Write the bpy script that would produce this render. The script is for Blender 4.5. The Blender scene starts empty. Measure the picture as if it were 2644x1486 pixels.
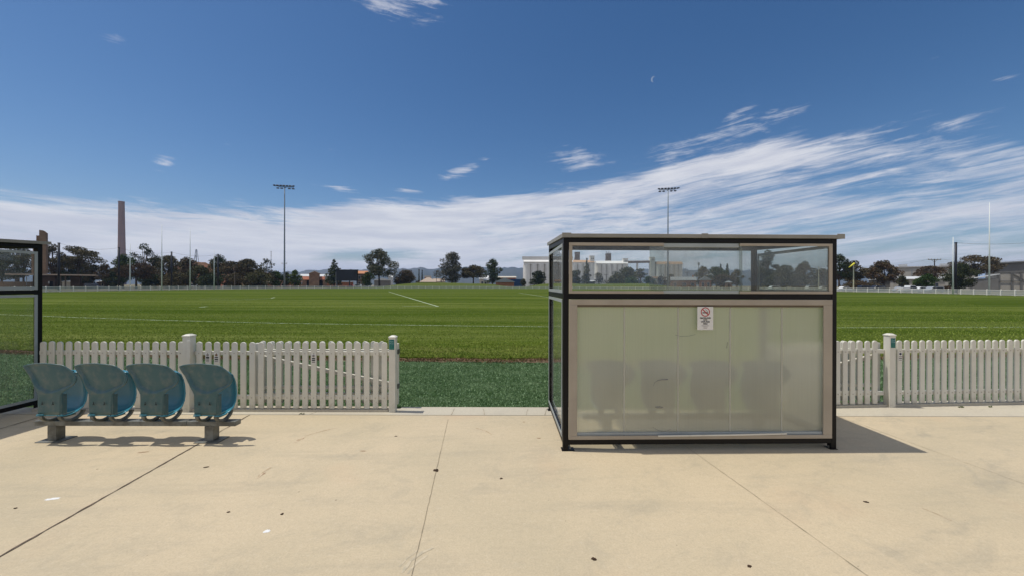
import bpy, math, random
import numpy as np
from mathutils import Vector, Matrix
R = math.radians
random.seed(7)
S = bpy.context.scene
C = S.collection

# ------------------------------------------------------------------ camera
CAMZ, F, CX, H0, ROLL = 1.6, 1000.0, 1322.0, 735.6, 0.00265
cd = bpy.data.cameras.new('camera'); cam = bpy.data.objects.new('camera', cd); C.objects.link(cam)
cd.sensor_width = 36; cd.lens = 36 * F / 2644; cd.shift_y = -(743 - H0) / 2644
cd.clip_start = 0.05; cd.clip_end = 60000
cam.location = (0, 0, CAMZ); cam.rotation_euler = (R(90), -ROLL, 0)
S.camera = cam
S.render.resolution_x = 1024; S.render.resolution_y = 575

def ray(px, py):
    u = (px - CX) / F; v = (H0 - py) / F
    s, c = math.sin(ROLL), math.cos(ROLL)
    return Vector((u * c - v * s, 1.0, u * s + v * c))
def gp(px, py, z=0.0):
    r = ray(px, py); D = (z - CAMZ) / r.z
    return Vector((r.x * D, D, z))
def pd(px, py, D):
    r = ray(px, py)
    return Vector((r.x * D, D, CAMZ + r.z * D))

# ------------------------------------------------------------------ light
SUN_EL, SUN_AZ = 69.5, 0.0
sd = Vector((-0.77, 0.045, 2.09)).normalized()          # towards the sun
S.view_settings.view_transform = 'Standard'; S.view_settings.look = 'None'
S.view_settings.gamma = 1.0; S.view_settings.exposure = 0.0
S.view_settings.use_curve_mapping = False
S.render.engine = 'CYCLES'
S.cycles.caustics_reflective = False; S.cycles.caustics_refractive = False
sl = bpy.data.lights.new('sun', 'SUN'); so = bpy.data.objects.new('sun', sl); C.objects.link(so)
sl.energy = 3.4; sl.angle = R(0.5); sl.color = (1.0, 0.955, 0.87)
so.rotation_euler = sd.to_track_quat('Z', 'Y').to_euler(); so.location = (-20, 5, 50)

# ------------------------------------------------------------------ node helpers
class X:
    """a socket with arithmetic"""
    def __init__(s, nt, v): s.nt = nt; s.v = v
    def op(s, name, *o, clamp=False):
        n = s.nt.nodes.new('ShaderNodeMath'); n.operation = name; n.use_clamp = clamp
        for i, a in enumerate((s,) + o):
            if isinstance(a, X): s.nt.links.new(a.v, n.inputs[i])
            else: n.inputs[i].default_value = a
        return X(s.nt, n.outputs[0])
    def __add__(s, o): return s.op('ADD', o)
    def __radd__(s, o): return s.op('ADD', o)
    def __sub__(s, o): return s.op('SUBTRACT', o)
    def __rsub__(s, o): return (s * -1) + o
    def __mul__(s, o): return s.op('MULTIPLY', o)
    def __rmul__(s, o): return s.op('MULTIPLY', o)
    def __truediv__(s, o): return s.op('DIVIDE', o)
    def clamp(s): return s.op('ADD', 0.0, clamp=True)
    def ramp(s, a, b, lo=0.0, hi=1.0, smooth=True):
        n = s.nt.nodes.new('ShaderNodeMapRange'); n.interpolation_type = 'SMOOTHSTEP' if smooth else 'LINEAR'
        s.nt.links.new(s.v, n.inputs[0])
        for i, q in enumerate((a, b, lo, hi)): n.inputs[i + 1].default_value = q
        return X(s.nt, n.outputs[0])
    def gauss(s, c, w):
        d = (s - c) / w
        return (d * d * -1.0).op('EXPONENT')
def comb(nt, x, y, z):
    n = nt.nodes.new('ShaderNodeCombineXYZ')
    for i, a in enumerate((x, y, z)):
        if isinstance(a, X): nt.links.new(a.v, n.inputs[i])
        else: n.inputs[i].default_value = a
    return n.outputs[0]
def noise(nt, vec, scale=1.0, detail=4.0, rough=0.55, dist=0.0):
    n = nt.nodes.new('ShaderNodeTexNoise')
    nt.links.new(vec, n.inputs['Vector'])
    n.inputs['Scale'].default_value = scale; n.inputs['Detail'].default_value = detail
    n.inputs['Roughness'].default_value = rough; n.inputs['Distortion'].default_value = dist
    return X(nt, n.outputs['Fac'])
def curve(nt, x, pts, lo, hi):
    """piecewise linear lookup of x through (x, y) points"""
    n = nt.nodes.new('ShaderNodeFloatCurve'); m = n.mapping.curves[0]
    P = [((a - lo) / (hi - lo), b) for a, b in pts]
    while len(m.points) < len(P): m.points.new(0.5, 0.5)
    for p, q in zip(m.points, P): p.location = q; p.handle_type = 'AUTO'
    n.mapping.update()
    f = x.ramp(lo, hi, 0, 1, False)
    nt.links.new(f.v, n.inputs['Value'])
    return X(nt, n.outputs[0])
def mixc(nt, f, a, b, mode='MIX'):
    n = nt.nodes.new('ShaderNodeMix'); n.data_type = 'RGBA'; n.blend_type = mode
    if isinstance(f, X): nt.links.new(f.v, n.inputs[0])
    else: n.inputs[0].default_value = f
    for i, c in ((6, a), (7, b)):
        if isinstance(c, (tuple, list)): n.inputs[i].default_value = (*c[:3], 1)
        else: nt.links.new(c, n.inputs[i])
    return n.outputs[2]

# ------------------------------------------------------------------ sky
W = bpy.data.worlds.new('World'); S.world = W; W.use_nodes = True
nt = W.node_tree; nt.nodes.clear()
out = nt.nodes.new('ShaderNodeOutputWorld'); bg = nt.nodes.new('ShaderNodeBackground')
SKY = 0.1
bg.inputs['Strength'].default_value = SKY
nt.links.new(bg.outputs[0], out.inputs[0])
sky = nt.nodes.new('ShaderNodeTexSky'); sky.sky_type = 'NISHITA'; sky.sun_disc = False
sky.sun_elevation = R(SUN_EL); sky.sun_rotation = R(270); sky.altitude = 50
sky.air_density = 1.0; sky.dust_density = 0.6; sky.ozone_density = 2.2
tc = nt.nodes.new('ShaderNodeTexCoord'); sep = nt.nodes.new('ShaderNodeSeparateXYZ')
nt.links.new(tc.outputs['Generated'], sep.inputs[0])
dx, dy, dz = (X(nt, sep.outputs[i]) for i in range(3))
az = dx.op('ARCTAN2', dy)
hyp = (dx * dx + dy * dy).op('SQRT')
el = dz.op('ARCTAN2', hyp)
# warped elevation so that the streaks climb towards the right
lift = (az + 0.12).op('MAXIMUM', 0.0) * 0.085
wob = noise(nt, comb(nt, az * 2.2, el * 5.0, 3.1), 1.0, 3, 0.5) - 0.5
e2 = el - lift + wob * 0.035
fine = noise(nt, comb(nt, az * 9.0 + wob * 4.0, e2 * 100.0, 1.7), 1.0, 9, 0.66, 0.7)
broad = noise(nt, comb(nt, az * 3.0, e2 * 22.0, 8.3), 1.0, 6, 0.6, 0.9)
blob = noise(nt, comb(nt, az * 13.0, el * 34.0, 5.5), 1.0, 6, 0.62, 0.4)
top = curve(nt, az, [(-1.2, .14), (-.92, .145), (-.70, .160), (-.53, .170), (-.31, .208), (-.12, .225), (.02, .242), (.15, .262), (.3, .285), (.45, .315), (.60, .315), (.75, .32), (.92, .35), (1.2, .25)], -1.2, 1.2)
core = curve(nt, az, [(-1.2, .10), (-.92, .118), (-.5, .135), (-.27, .165), (-.02, .200), (.18, .226), (.4, .262), (.6, .270), (.92, .20), (1.2, .15)], -1.2, 1.2)
inside = (top - el + (fine - 0.5) * 0.05 + (broad - 0.5) * 0.07).ramp(0.0, 0.030)
right = az.ramp(-0.05, 0.35)
above = (el - core).ramp(0.0, 0.055) * right
dens = broad * 0.9 + fine * 0.75 + blob * 0.25 - 0.03
dens = dens - above * 0.30 - az.ramp(0.5, 0.9) * 0.14 - right * 0.11
dens = dens + (el - core).gauss(0.0, 0.020) * 0.27 * az.ramp(-0.4, 0.0) * az.ramp(0.72, 0.50)
dens = dens + az.ramp(0.0, -0.4) * 0.10 + el.ramp(0.07, 0.02) * 0.12
hole = az.gauss(-0.36, 0.13) * (el - 0.088 - az * 0.05).gauss(0.0, 0.018)
dens = dens - hole * 0.55
bank = dens.ramp(0.52, 0.98) * inside
def puff(px, py, wx, wy, k, tilt=0.0):
    r = ray(px, py); a0 = math.atan2(r.x, r.y); e0 = math.atan2(r.z, math.hypot(r.x, r.y))
    sx = wx / F * math.cos(a0) ** 2; sy = wy / F * math.cos(a0)
    g = ((az - a0) / sx)
    h = ((el - e0 - (az - a0) * tilt) / sy)
    m = (g * g + h * h) * -1.0
    return m.op('EXPONENT') * k
puffs = None
for q in [(1000, -20, 150, 45, 1.0), (1090, 50, 50, 22, .5), (425, 420, 40, 20, .8, .3), (1190, 440, 60, 18, .85, .35), (880, 488, 65, 9, .75, -.1),
          (1055, 493, 45, 7, .9), (1915, 285, 55, 13, .8, .3), (1500, 415, 100, 26, .85), (290, 95, 50, 14, .35), (2420, 152, 40, 10, .4), (2610, 205, 70, 16, .5),
          (2010, 300, 100, 25, .62, .15), (855, 387, 18, 4, .6), (590, 373, 16, 4, .6), (620, 514, 30, 4, .6), (1460, 375, 60, 14, .55), (1800, 375, 210, 36, .80, .17), (1960, 330, 120, 26, .6, .2), (2380, 360, 240, 60, .72, .12), (2100, 440, 200, 36, .5, .1)]:
    p = puff(*q); puffs = p if puffs is None else puffs.op('MAXIMUM', p)
pm = (puffs * .9 + (fine - 0.5) * 1.7 + (blob - 0.5) * 1.3 - 0.34).ramp(0.05, 0.80) * puffs.ramp(0.04, 0.3)
mask = bank.op('MAXIMUM', pm * 0.75) * el.ramp(-0.01, 0.005)
mask = (mask * 0.93).clamp()
shade = noise(nt, comb(nt, az * 6.0, e2 * 44.0, 9.9), 1.0, 4, 0.6)
back = az.op('ABSOLUTE').ramp(1.35, 1.8).op('MAXIMUM', el.ramp(.70, .95)) * noise(nt, comb(nt, dx * 2.0, dy * 2.0, dz * 3.0), 1.0, 5, .6).ramp(.30, .62)  # unseen cloud behind and overhead, added to lift and neutralise the shade
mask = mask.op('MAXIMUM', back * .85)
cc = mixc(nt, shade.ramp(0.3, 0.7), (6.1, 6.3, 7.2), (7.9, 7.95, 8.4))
# thin crescent of the day moon
r = ray(1688, 205); ma, me = math.atan2(r.x, r.y), math.atan2(r.z, math.hypot(r.x, r.y))
d1 = ((az - ma) * (az - ma) * 0.88 + (el - me) * (el - me)).op('SQRT')
d2 = ((az - ma - .0035) * (az - ma - .0035) * 0.88 + (el - me + .001) * (el - me + .001)).op('SQRT')
moon = d1.ramp(0.0066, 0.0052) * d2.ramp(0.0050, 0.0075)
ss = nt.nodes.new('ShaderNodeSeparateColor'); nt.links.new(sky.outputs[0], ss.inputs[0])
def grade(i, g, k): return (X(nt, ss.outputs[i]) * SKY).op('POWER', g) * (k / SKY)
skc = comb(nt, grade(0, 1.62, 1.38), grade(1, 1.30, 1.02), grade(2, 1.18, 1.02))
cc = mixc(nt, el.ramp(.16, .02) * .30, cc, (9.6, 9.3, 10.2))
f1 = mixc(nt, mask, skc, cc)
f2 = mixc(nt, moon * 0.38, f1, (5.5, 5.8, 6.4))
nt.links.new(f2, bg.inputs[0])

# ------------------------------------------------------------------ materials
MATS = {}
def mat(name, col, rough=0.6, spec=0.4, metal=0.0, var=0.0, vscale=3.0, col2=None, bump=0.0, bscale=40.0, stretch=None, thr=(0.35, 0.65), objr=0.0, det=5):
    m = bpy.data.materials.new(name); m.use_nodes = True; t = m.node_tree
    b = t.nodes['Principled BSDF']
    b.inputs['Roughness'].default_value = rough; b.inputs['Metallic'].default_value = metal
    b.inputs['Specular IOR Level'].default_value = spec
    c = t.nodes.new('ShaderNodeTexCoord'); mp = t.nodes.new('ShaderNodeMapping')
    t.links.new(c.outputs['Object'], mp.inputs[0])
    if stretch: mp.inputs['Scale'].default_value = stretch
    if col2 is None: col2 = tuple(x * (1 - var) for x in col)
    n = noise(t, mp.outputs[0], vscale, det, 0.6)
    cs = mixc(t, n.ramp(*thr), col, col2)
    if objr:
        oi = t.nodes.new('ShaderNodeObjectInfo'); hs = t.nodes.new('ShaderNodeHueSaturation')
        rr = X(t, oi.outputs['Random'])
        t.links.new((rr * objr + (1 - objr / 2)).v, hs.inputs['Value'])
        t.links.new(((rr * 7.3).op('FRACT') * 0.04 + 0.48).v, hs.inputs['Hue'])
        t.links.new(cs, hs.inputs['Color']); cs = hs.outputs[0]
    t.links.new(cs, b.inputs['Base Color'])
    if bump:
        n2 = noise(t, c.outputs['Object'], bscale, 3, 0.6)
        bp = t.nodes.new('ShaderNodeBump'); bp.inputs['Strength'].default_value = bump; bp.inputs['Distance'].default_value = 0.01
        t.links.new(n2.v, bp.inputs['Height']); t.links.new(bp.outputs[0], b.inputs['Normal'])
    MATS[name] = m
    return m
M = MATS
mat('black_steel', (.005, .0045, .005), .45, .22, var=.3)
mat('aluminium', (.40, .345, .27), .5, .35, metal=.0, var=.14, vscale=2.5, col2=(.35, .30, .235))
mat('alu_dull', (.34, .37, .365), .45, .5, var=.12)
mat('fascia_metal', (.27, .255, .215), .45, .4, var=.15)
mat('roof_metal', (.55, .55, .52), .5, .4, var=.15)
mat('galv', (.20, .205, .185), .5, .4, metal=.25, col2=(.10, .098, .082), vscale=9)
mat('white_paint', (.80, .76, .68), .5, .35, var=.06, vscale=6)
mat('white_vinyl', (.69, .665, .575), .45, .3, var=.05)
t = M['white_vinyl'].node_tree; b = t.nodes['Principled BSDF']; src = b.inputs['Base Color'].links[0].from_socket
c = t.nodes.new('ShaderNodeTexCoord'); sp = t.nodes.new('ShaderNodeSeparateXYZ'); t.links.new(c.outputs['Object'], sp.inputs[0]); g = t.nodes.new('ShaderNodeNewGeometry')
zz = X(t, sp.outputs[2]); nn = noise(t, g.outputs['Position'], 9.0, 5, .7); n2 = noise(t, g.outputs['Position'], 2.3, 4, .6)
grime = zz.ramp(.16, .0) * nn.ramp(.35, .65) * .45 + nn.ramp(.58, .72) * .16 + n2.ramp(.5, .7) * .12
t.links.new(mixc(t, grime.clamp(), src, (.30, .25, .17)), b.inputs['Base Color'])
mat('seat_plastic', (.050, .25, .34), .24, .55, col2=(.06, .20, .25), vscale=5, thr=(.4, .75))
mat('seat_shaded', (.042, .104, .112), .38, .4, col2=(.110, .142, .135), vscale=9, thr=(.42, .72))  # plastic split in two: backs painted in shade, pans in sunlight
mat('black_rubber', (.015, .015, .015), .8, .2)
mat('sign_white', (.72, .70, .65), .5, .4, var=.04)
mat('sign_red', (.42, .03, .03), .5); mat('sign_black', (.02, .02, .02), .5); mat('sign_grey', (.25, .22, .20), .6)
mat('sign_green', (.0, .16, .12), .4, .5, col2=(.0, .10, .13), vscale=8); mat('sign_text', (.30, .52, .50), .5)
mat('sign_text_dim', (.08, .30, .22), .5)
mat('sign_navy', (.02, .02, .06), .5)
mat('joint', (.17, .13, .10), .9, .1, var=.5, vscale=12)
mat('joint_faint', (.36, .30, .21), .9, .1, col2=(.24, .20, .14), vscale=14)
mat('net_pole', (.006, .007, .014), .5)
mat('cable', (.06, .06, .06), .6)
mat('goal_white', (.70, .74, .72), .4)
mat('light_steel', (.25, .29, .32), .5, .4, metal=.2, var=.15)
mat('flood', (.03, .035, .05), .5)
mat('chimney', (.32, .19, .135), .9, .1, col2=(.25, .15, .11), vscale=.03)
mat('brick_tan', (.25, .17, .11), .9, .1, var=.2, vscale=.6)
mat('brick_brown', (.12, .08, .055), .9, .1, var=.25, vscale=.6)
mat('brick_orange', (.36, .155, .085), .9, .1, var=.3, vscale=1.2)
mat('sandstone', (.30, .19, .12), .9, .1, var=.3, vscale=.5)
mat('terracotta', (.33, .125, .07), .8, .2, var=.2, vscale=.8)
mat('orange_roof', (.52, .24, .12), .8, .2, var=.2)
mat('tin_white', (.62, .63, .62), .5, .3, var=.1, vscale=.3)
mat('joiner', (.46, .45, .37), .5, .3, var=.1)
mat('tin_grey', (.30, .31, .31), .5, .3, var=.15, vscale=.3)
mat('tin_beige', (.42, .33, .25), .6, .3, var=.12)
mat('wall_grey', (.20, .19, .175), .8, .2, var=.15, vscale=.2)
mat('wall_light', (.42, .39, .34), .8, .2, var=.12, vscale=.3)
mat('wall_dark', (.15, .145, .135), .8, .2, var=.15, vscale=.3)  # dark grey for walls, girts and braces
mat('wall_cream', (.55, .50, .42), .8, .2, var=.1)
mat('blue_cladding', (.02, .06, .16), .6, .3, var=.2)
mat('dark_void', (.015, .014, .013), .8, .1)
mat('silo', (.80, .77, .72), .85, .15, col2=(.66, .63, .58), vscale=.05)
mat('silo_roof', (.80, .79, .76), .6, .2, var=.1, vscale=.05)
mat('silo_tan', (.52, .34, .22), .8, .2, var=.2, vscale=.05)
mat('silo_dark', (.20, .15, .12), .9, .1, var=.2, vscale=.05)
mat('car_white', (.68, .69, .68), .25, .6); mat('car_silver', (.36, .38, .40), .3, .6, metal=.3)
mat('car_dark', (.02, .022, .03), .25, .6); mat('car_red', (.35, .02, .02), .3, .6)
mat('car_glass', (.02, .025, .03), .1, .8); mat('tyre', (.02, .02, .02), .9, .1); mat('rim', (.35, .35, .36), .35, .5, metal=.6)
mat('lamp_lens', (.55, .53, .5), .2, .6); mat('tail_lens', (.35, .02, .02), .3, .6)
mat('bark', (.10, .075, .055), .9, .1, var=.4, vscale=3)
mat('bark_pale', (.26, .22, .18), .9, .1, var=.4, vscale=2)
mat('yellow', (.72, .65, .06), .6); mat('pole_cream', (.55, .52, .36), .6)
mat('wood_pole', (.16, .13, .10), .9, .1, var=.2)
mat('screen_black', (.008, .008, .011), .35, .4)
mat('rock_red', (.20, .085, .055), .95, .05, col2=(.07, .06, .03), vscale=.12)
mat('dry_leaf', (.07, .045, .03), .8, .1, var=.4, vscale=60); mat('gum_spot', (.72, .72, .70), .7)
mat('rust_stain', (.36, .25, .16), .9, .1, var=.25, vscale=30)
mat('hill', (.065, .062, .042), 1.0, .0, col2=(.11, .095, .07), vscale=.0006, stretch=(1, 1, 4), thr=(.4, .65))
def leafmat(name, a, b, sc=.55):
    m = mat(name, a, .75, .15, col2=b, vscale=sc, thr=(.38, .62), objr=.35, det=3)
    return m
leafmat('leaf_dark', (.030, .045, .015), (.065, .070, .026))
leafmat('leaf_brown', (.066, .056, .024), (.118, .086, .044))
leafmat('leaf_rust', (.105, .066, .034), (.070, .058, .026))
leafmat('leaf_olive', (.060, .064, .022), (.115, .105, .042))
leafmat('leaf_green', (.036, .070, .014), (.085, .115, .026))
leafmat('leaf_grey', (.080, .080, .052), (.14, .132, .094))
leafmat('leaf_gum', (.050, .060, .028), (.125, .118, .064), .45)

def surf_mat(name): 
    m = bpy.data.materials.new(name); m.use_nodes = True; MATS[name] = m
    return m, m.node_tree, m.node_tree.nodes['Principled BSDF']
def bump_into(t, b, h, strength, dist):
    bp = t.nodes.new('ShaderNodeBump'); bp.inputs['Strength'].default_value = strength; bp.inputs['Distance'].default_value = dist
    t.links.new(h.v, bp.inputs['Height']); t.links.new(bp.outputs[0], b.inputs['Normal'])
def pos(t):
    g = t.nodes.new('ShaderNodeNewGeometry'); s = t.nodes.new('ShaderNodeSeparateXYZ'); t.links.new(g.outputs['Position'], s.inputs[0])
    return X(t, s.outputs[0]), X(t, s.outputs[1]), X(t, s.outputs[2]), g.outputs['Position']

# concrete
def concrete(name, a, b2, c2, spots=True):
    m, t, b = surf_mat(name); x, y, z, P = pos(t)
    n1 = noise(t, P, .55, 5, .6, .4)
    st = noise(t, comb(t, x * .55 + y * .16, y * 4.2 - x * .25, 0.0), 1.0, 6, .62, .3)
    n3 = noise(t, P, 7.0, 6, .7)
    st2 = noise(t, comb(t, x * .9 + y * .5, y * 2.6 - x * 1.5, 3.0), 1.0, 7, .66, .5)
    n6 = noise(t, comb(t, x * 1.6 + y * 1.2, y * 2.4 - x * 1.2, 9.0), 1.0, 7, .72, .8)
    n4 = noise(t, P, 90.0, 3, .7)
    c = mixc(t, n1.ramp(.35, .65), a, b2)
    c = mixc(t, (st.ramp(.48, .75) * .42 + st2.ramp(.5, .74) * x.ramp(.5, 4.5) * .75 + n3.ramp(.5, .8) * .3 + n6.ramp(.5, .66) * .30).clamp(), c, c2)
    n5 = noise(t, P, 26.0, 5, .8)
    c = mixc(t, n4.ramp(.35, .75) * .34, c, (.30, .25, .18))
    c = mixc(t, n5.ramp(.50, .72) * .28, c, (.32, .27, .20))
    c = mixc(t, n5.ramp(.48, .30) * .25, c, (.66, .58, .44))
    if spots:
        warm = noise(t, comb(t, x * .9, y * .9, 4.0), 1.0, 3, .5)
        c = mixc(t, warm.ramp(.56, .75) * .35, c, (.56, .40, .26))
        v = t.nodes.new('ShaderNodeTexVoronoi'); v.inputs['Scale'].default_value = 2.6; t.links.new(P, v.inputs['Vector'])
        vd = X(t, v.outputs['Distance']); sc = t.nodes.new('ShaderNodeSeparateColor'); t.links.new(v.outputs['Color'], sc.inputs[0])
        vr = X(t, sc.outputs[0]); 
        spot = (vd + (n3 - .5) * .05).ramp(.028, .014) * vr.ramp(.45, .5)
        c = mixc(t, spot * .75, c, (.15, .11, .08))
        v2 = t.nodes.new('ShaderNodeTexVoronoi'); v2.inputs['Scale'].default_value = 9.0; t.links.new(P, v2.inputs['Vector'])
        s2 = X(t, v2.outputs['Distance']).ramp(.045, .02); sc2 = t.nodes.new('ShaderNodeSeparateColor'); t.links.new(v2.outputs['Color'], sc2.inputs[0])
        c = mixc(t, s2 * X(t, sc2.outputs[1]).ramp(.55, .6) * .7, c, (.17, .12, .08))
    t.links.new(c, b.inputs['Base Color']); b.inputs['Roughness'].default_value = .85; b.inputs['Specular IOR Level'].default_value = .25
    bump_into(t, b, n3 * .6 + n4 * .4 + st * .5, .35, .006)
    return m
concrete('concrete', (.565, .465, .315), (.50, .42, .285), (.37, .325, .24))
concrete('concrete_edge', (.53, .485, .385), (.49, .445, .355), (.40, .365, .30), False)
# grass
def grass(name, a, b2, pale, stripes=True, grain=38.0):
    m, t, b = surf_mat(name); x, y, z, P = pos(t)
    g = noise(t, P, grain, 4, .8)
    mid = noise(t, comb(t, x * 2.2, y * 2.2, 0.0), 1.0, 8, .82)
    g2 = noise(t, comb(t, x * 1.1, y * 3.4, 0.0), 1.0, 8, .78)
    c = mixc(t, g.ramp(.30, .70), a, b2)
    if stripes:
        w = noise(t, comb(t, x * .02, y * .05, 0.0), 1.0, 3, .5)
        s1 = ((y * .30 + x * .035 + w * 4.0).op('SINE')).ramp(-.35, .35)
        s2 = ((y * 1.2 + x * .08 + w * 9.0).op('SINE')).ramp(-.6, .6)
        fadef = noise(t, comb(t, x * .022, y * .62, 2.0), 1.0, 8, .80)
        far = noise(t, comb(t, x * .008, y * .15, 7.0), 1.0, 8, .78)
        c = mixc(t, mid.ramp(.34, .62), a, c)
        c = mixc(t, g2.ramp(.42, .70) * .55, c, pale)
        c = mixc(t, s1 * .38, c, (.026, .058, .004))
        c = mixc(t, s2 * .22, c, pale)
        c = mixc(t, fadef.ramp(.46, .64) * .60, c, pale)
        c = mixc(t, far.ramp(.45, .58) * .62, c, (.034, .064, .006))
        near = (y - x * x * .006).ramp(11.5, 8.4)
        pt = noise(t, comb(t, x * .7, y * 1.6, 1.0), 1.0, 7, .75)
        c = mixc(t, near * pt.ramp(.36, .62) * .5, c, (.20, .18, .065))
    else:
        c = mixc(t, mid.ramp(.36, .64), a, c)
        c = mixc(t, g2.ramp(.50, .74) * .5, c, pale)
    t.links.new(c, b.inputs['Base Color']); b.inputs['Roughness'].default_value = 1; b.inputs['Specular IOR Level'].default_value = 0
    bump_into(t, b, g * .5 + mid * .5, 1.0, .04)
    return m
grass('lawn', (.042, .076, .006), (.120, .152, .022), (.175, .195, .062), grain=26.0)
grass('artificial_turf', (.030, .062, .020), (.12, .18, .09), (.20, .26, .15), False, 34.0)
grass('mound_grass', (.075, .10, .025), (.12, .135, .04), (.17, .16, .07), False, 3.0)
mat('dead_grass', (.20, .125, .085), .95, .05, col2=(.11, .07, .045), vscale=9, bump=.8, bscale=40)
mat('ground', (.25, .205, .15), .95, .05, col2=(.12, .115, .06), vscale=.02, bump=.3, bscale=.5)
mat('asphalt', (.09, .085, .08), .9, .1, var=.2, vscale=.3)
mat('line_white', (.42, .48, .36), .8, .1, col2=(.17, .24, .07), vscale=3.5, thr=(.45, .75))
# glass
def glass(name, tint, dust=.06, dustcol=(.5, .5, .48), rough=0.0):
    m = bpy.data.materials.new(name); m.use_nodes = True; t = m.node_tree; t.nodes.clear(); MATS[name] = m
    o = t.nodes.new('ShaderNodeOutputMaterial'); tr = t.nodes.new('ShaderNodeBsdfTransparent'); tr.inputs[0].default_value = (*tint, 1)
    gl = t.nodes.new('ShaderNodeBsdfGlossy'); gl.inputs['Roughness'].default_value = rough; gl.inputs[0].default_value = (.95, .95, .95, 1)
    fr = t.nodes.new('ShaderNodeLayerWeight'); fr.inputs[0].default_value = .5
    mx = t.nodes.new('ShaderNodeMixShader'); t.links.new((X(t, fr.outputs[1]).op('POWER', 5.0) * .9 + .035).v, mx.inputs[0])
    t.links.new(tr.outputs[0], mx.inputs[1]); t.links.new(gl.outputs[0], mx.inputs[2])
    df = t.nodes.new('ShaderNodeBsdfDiffuse'); df.inputs[0].default_value = (*dustcol, 1)
    m2 = t.nodes.new('ShaderNodeMixShader'); x, y, z, P = pos(t)
    n = noise(t, comb(t, x * 3.0, y * 3.0, z * 1.2), 1.0, 5, .65)
    t.links.new((n.ramp(.3, .75) * dust * 1.4 + dust * .35).v, m2.inputs[0])
    t.links.new(mx.outputs[0], m2.inputs[1]); t.links.new(df.outputs[0], m2.inputs[2]); t.links.new(m2.outputs[0], o.inputs[0])
glass('glass', (.955, .97, .96), .05)
glass('glass_dusty', (.80, .83, .80), .14)
glass('glass_tint', (.80, .83, .80), .10)
# twin wall polycarbonate
m = bpy.data.materials.new('polycarbonate'); MATS['polycarbonate'] = m; m.use_nodes = True; t = m.node_tree; t.nodes.clear()
o = t.nodes.new('ShaderNodeOutputMaterial'); c = t.nodes.new('ShaderNodeTexCoord'); sp = t.nodes.new('ShaderNodeSeparateXYZ'); t.links.new(c.outputs['Object'], sp.inputs[0])
x, y, z = (X(t, sp.outputs[i]) for i in range(3))
rib = noise(t, comb(t, x * 75.0, 0.0, z * .7), 1.0, 3, .8)
dirt = noise(t, comb(t, x * 3.0, 0.0, z * 2.0), 1.0, 5, .6)
rf = t.nodes.new('ShaderNodeBsdfRefraction'); rf.inputs['IOR'].default_value = 1.12; rf.inputs['Color'].default_value = (1.0, .97, .80, 1)
t.links.new((rib * .22 + .34).v, rf.inputs['Roughness'])
df = t.nodes.new('ShaderNodeBsdfDiffuse'); t.links.new(mixc(t, rib.ramp(.35, .7), (.90, .85, .63), (.80, .75, .55)), df.inputs[0])
tl = t.nodes.new('ShaderNodeBsdfTranslucent'); tl.inputs[0].default_value = (1.0, .97, .80, 1)
m1 = t.nodes.new('ShaderNodeMixShader'); m1.inputs[0].default_value = .50
t.links.new(df.outputs[0], m1.inputs[1]); t.links.new(tl.outputs[0], m1.inputs[2])
m2 = t.nodes.new('ShaderNodeMixShader'); t.links.new((dirt * .22 + rib * .20 + .44).v, m2.inputs[0])
t.links.new(rf.outputs[0], m2.inputs[1]); t.links.new(m1.outputs[0], m2.inputs[2])
gl = t.nodes.new('ShaderNodeBsdfGlossy'); gl.inputs['Roughness'].default_value = .25
m3 = t.nodes.new('ShaderNodeMixShader'); m3.inputs[0].default_value = .035
t.links.new(m2.outputs[0], m3.inputs[1]); t.links.new(gl.outputs[0], m3.inputs[2]); t.links.new(m3.outputs[0], o.inputs[0])
# white mesh infill of the oval fence (see-through)
m = bpy.data.materials.new('fence_mesh'); MATS['fence_mesh'] = m; m.use_nodes = True; t = m.node_tree; t.nodes.clear()
o = t.nodes.new('ShaderNodeOutputMaterial'); df = t.nodes.new('ShaderNodeBsdfDiffuse'); df.inputs[0].default_value = (.45, .48, .46, 1)
tr = t.nodes.new('ShaderNodeBsdfTransparent'); mx = t.nodes.new('ShaderNodeMixShader'); mx.inputs[0].default_value = .55
t.links.new(tr.outputs[0], mx.inputs[1]); t.links.new(df.outputs[0], mx.inputs[2]); t.links.new(mx.outputs[0], o.inputs[0])

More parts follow.
